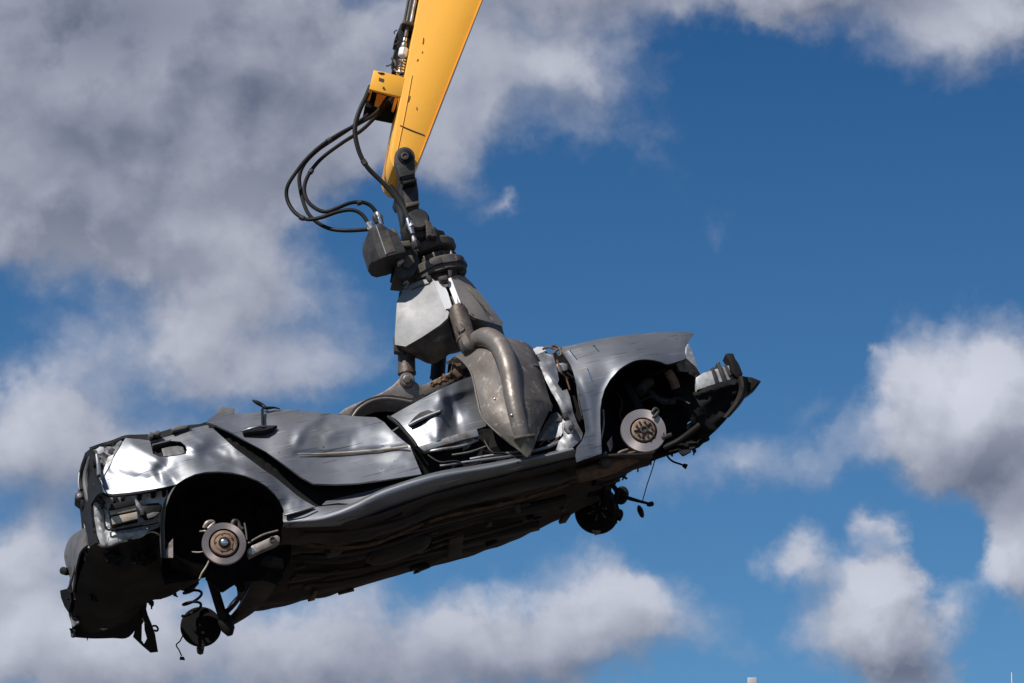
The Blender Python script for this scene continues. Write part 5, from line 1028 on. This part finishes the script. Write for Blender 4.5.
BANKS = [(70, 80, 340, 210, 1.7), (280, 60, 260, 160, 1.15), (235, 255, 150, 170, 1.05, 15), (60, 190, 220, 110, 1.15), (545, 60, 160, 110, .85, -20), (800, -18, 420, 62, 1.2), (930, 38, 120, 60, .75), (1010, 20, 70, 50, .8),
         (60, 430, 240, 100, 1.0, -8), (150, 345, 130, 60, .55), (310, 375, 180, 60, .5, 10), (20, 630, 220, 130, 1.15), (310, 660, 330, 100, 1.0), (570, 635, 210, 90, 1.0, 5), (650, 595, 90, 50, .5), (735, 468, 170, 48, .5, 4),
         (975, 415, 158, 130, 1.5), (1018, 560, 80, 110, 1.15), (905, 400, 60, 70, .5), (880, 628, 125, 78, 1.25), (948, 540, 46, 60, -.7), (985, 640, 40, 60, -.4), (872, 580, 60, 55, .7), (798, 552, 52, 50, .8), (878, 530, 42, 32, .8), (495, 200, 36, 26, .5), (868, 352, 24, 22, .35), (440, 130, 110, 60, .45), (20, 540, 130, 60, .55), (260, 310, 260, 120, .12), (60, 60, 300, 160, .6)]
SHADE = [(110, 20, 430, 180, 1.12), (60, 200, 220, 80, .3), (330, 190, 150, 70, .3), (740, -20, 420, 50, .8), (1000, 480, 170, 60, .45), (890, 665, 170, 50, .5), (330, 672, 300, 60, .5), (40, 500, 200, 50, .4), (560, 668, 230, 50, .35), (130, 420, 160, 40, .3), (560, 10, 140, 50, .4), (730, 492, 160, 30, .25),
         (955, 385, 120, 80, -.42), (1010, 545, 90, 70, -.25), (250, 240, 110, 120, -.25), (965, 40, 90, 40, -.3), (580, 60, 110, 70, -.2), (50, 625, 170, 80, -.2), (870, 590, 90, 60, -.25), (60, 420, 200, 50, -.2), (600, 590, 130, 40, -.15)]
def density(vec, detail):
    qw = warp(vec, 42, .026)
    n1 = noise_(qw, 32, detail, .47, .1); n2 = noise_(vec, 120, max(1, detail - 5), .6)
    fine = math_('ADD', n1.outputs['Fac'], math_('MULTIPLY', n2.outputs['Fac'], .16))
    fine = math_('SUBTRACT', fine, .58)
    return math_('ADD', math_('SUBTRACT', total(qw, BANKS), .06), math_('MULTIPLY', fine, 1.2)), fine
d0, fine = density(q, 11)
dl, _l = density(q, 2.6)
off = N('ShaderNodeVectorMath'); off.operation = 'ADD'; LK(q, off.inputs[0]); off.inputs[1].default_value = (-.0040, .0085, 0)
d1, _f = density(off.outputs[0], 2.6)
relief = math_('SUBTRACT', dl, d1)
# the rest of the sky, behind and beside: scattered fair-weather cloud
n3 = noise_(D, 3.2, 9, .58, .2)
back = math_('MULTIPLY', math_('SUBTRACT', n3.outputs['Fac'], .47), 5.0)
mr = N('ShaderNodeMapRange'); mr.inputs['From Min'].default_value = .96; mr.inputs['From Max'].default_value = .985; LK(w, mr.inputs['Value'])
mixd = N('ShaderNodeMix'); LK(mr.outputs[0], mixd.inputs['Factor']); LK(back, mixd.inputs['A']); LK(d0, mixd.inputs['B'])
cov = N('ShaderNodeMapRange'); cov.interpolation_type = 'SMOOTHSTEP'; cov.inputs['From Min'].default_value = .02; cov.inputs['From Max'].default_value = .70
LK(mixd.outputs['Result'], cov.inputs['Value'])
shade = total(q, SHADE)
rel = N('ShaderNodeMapRange'); rel.inputs['From Min'].default_value = -.5; rel.inputs['From Max'].default_value = .5; rel.inputs['To Min'].default_value = -.5; rel.inputs['To Max'].default_value = .5
LK(relief, rel.inputs['Value'])
lit = math_('ADD', math_('MULTIPLY', rel.outputs[0], .48), math_('SUBTRACT', .46, math_('MULTIPLY', shade, .5)))
lit = math_('ADD', lit, math_('MULTIPLY', fine, .16))
lc = N('ShaderNodeMix'); lc.data_type = 'RGBA'; lc.clamp_factor = True
LK(lit, lc.inputs['Factor']); lc.inputs['A'].default_value = (1.65, 1.95, 2.85, 1); lc.inputs['B'].default_value = (8.8, 9.1, 10.3, 1)
skc = N('ShaderNodeMix'); skc.data_type = 'RGBA'; skc.blend_type = 'MULTIPLY'; skc.inputs['Factor'].default_value = 1
LK(sky.outputs[0], skc.inputs['A'])
sp = N('ShaderNodeSeparateXYZ'); LK(D, sp.inputs[0])
el = N('ShaderNodeMapRange'); el.inputs['From Min'].default_value = .16; el.inputs['From Max'].default_value = .325; LK(sp.outputs['Z'], el.inputs['Value'])
tint = N('ShaderNodeMix'); tint.data_type = 'RGBA'; LK(el.outputs[0], tint.inputs['Factor'])
tint.inputs['A'].default_value = (.45, .80, 1.08, 1); tint.inputs['B'].default_value = (.165, .46, .76, 1)
LK(tint.outputs['Result'], skc.inputs['B'])
fin = N('ShaderNodeMix'); fin.data_type = 'RGBA'
LK(math_('MULTIPLY', cov.outputs[0], .97), fin.inputs['Factor']); LK(skc.outputs['Result'], fin.inputs['A']); LK(lc.outputs['Result'], fin.inputs['B'])
bg = N('ShaderNodeBackground'); bg.inputs['Strength'].default_value = .08
LK(fin.outputs['Result'], bg.inputs['Color'])
out = N('ShaderNodeOutputWorld'); LK(bg.outputs[0], out.inputs['Surface'])

# ------------------------------------------------------------------ camera and view
cd = bpy.data.cameras.new('camera'); co = bpy.data.objects.new('camera', cd); COL.objects.link(co)
co.location = CAM; co.rotation_euler = (rad(90) + PITCH, 0, 0)
cd.sensor_width = 36; cd.lens = 36 * FPX / 1024; cd.clip_start = .1; cd.clip_end = 20000
SC.camera = co
SC.view_settings.view_transform = 'Standard'; SC.view_settings.look = 'None'; SC.view_settings.exposure = 0.0; SC.view_settings.gamma = 1
SC.view_settings.use_curve_mapping = False
SC.cycles.max_bounces = 6
for o in list(SC.objects):
    if 'org' in o: del o['org']
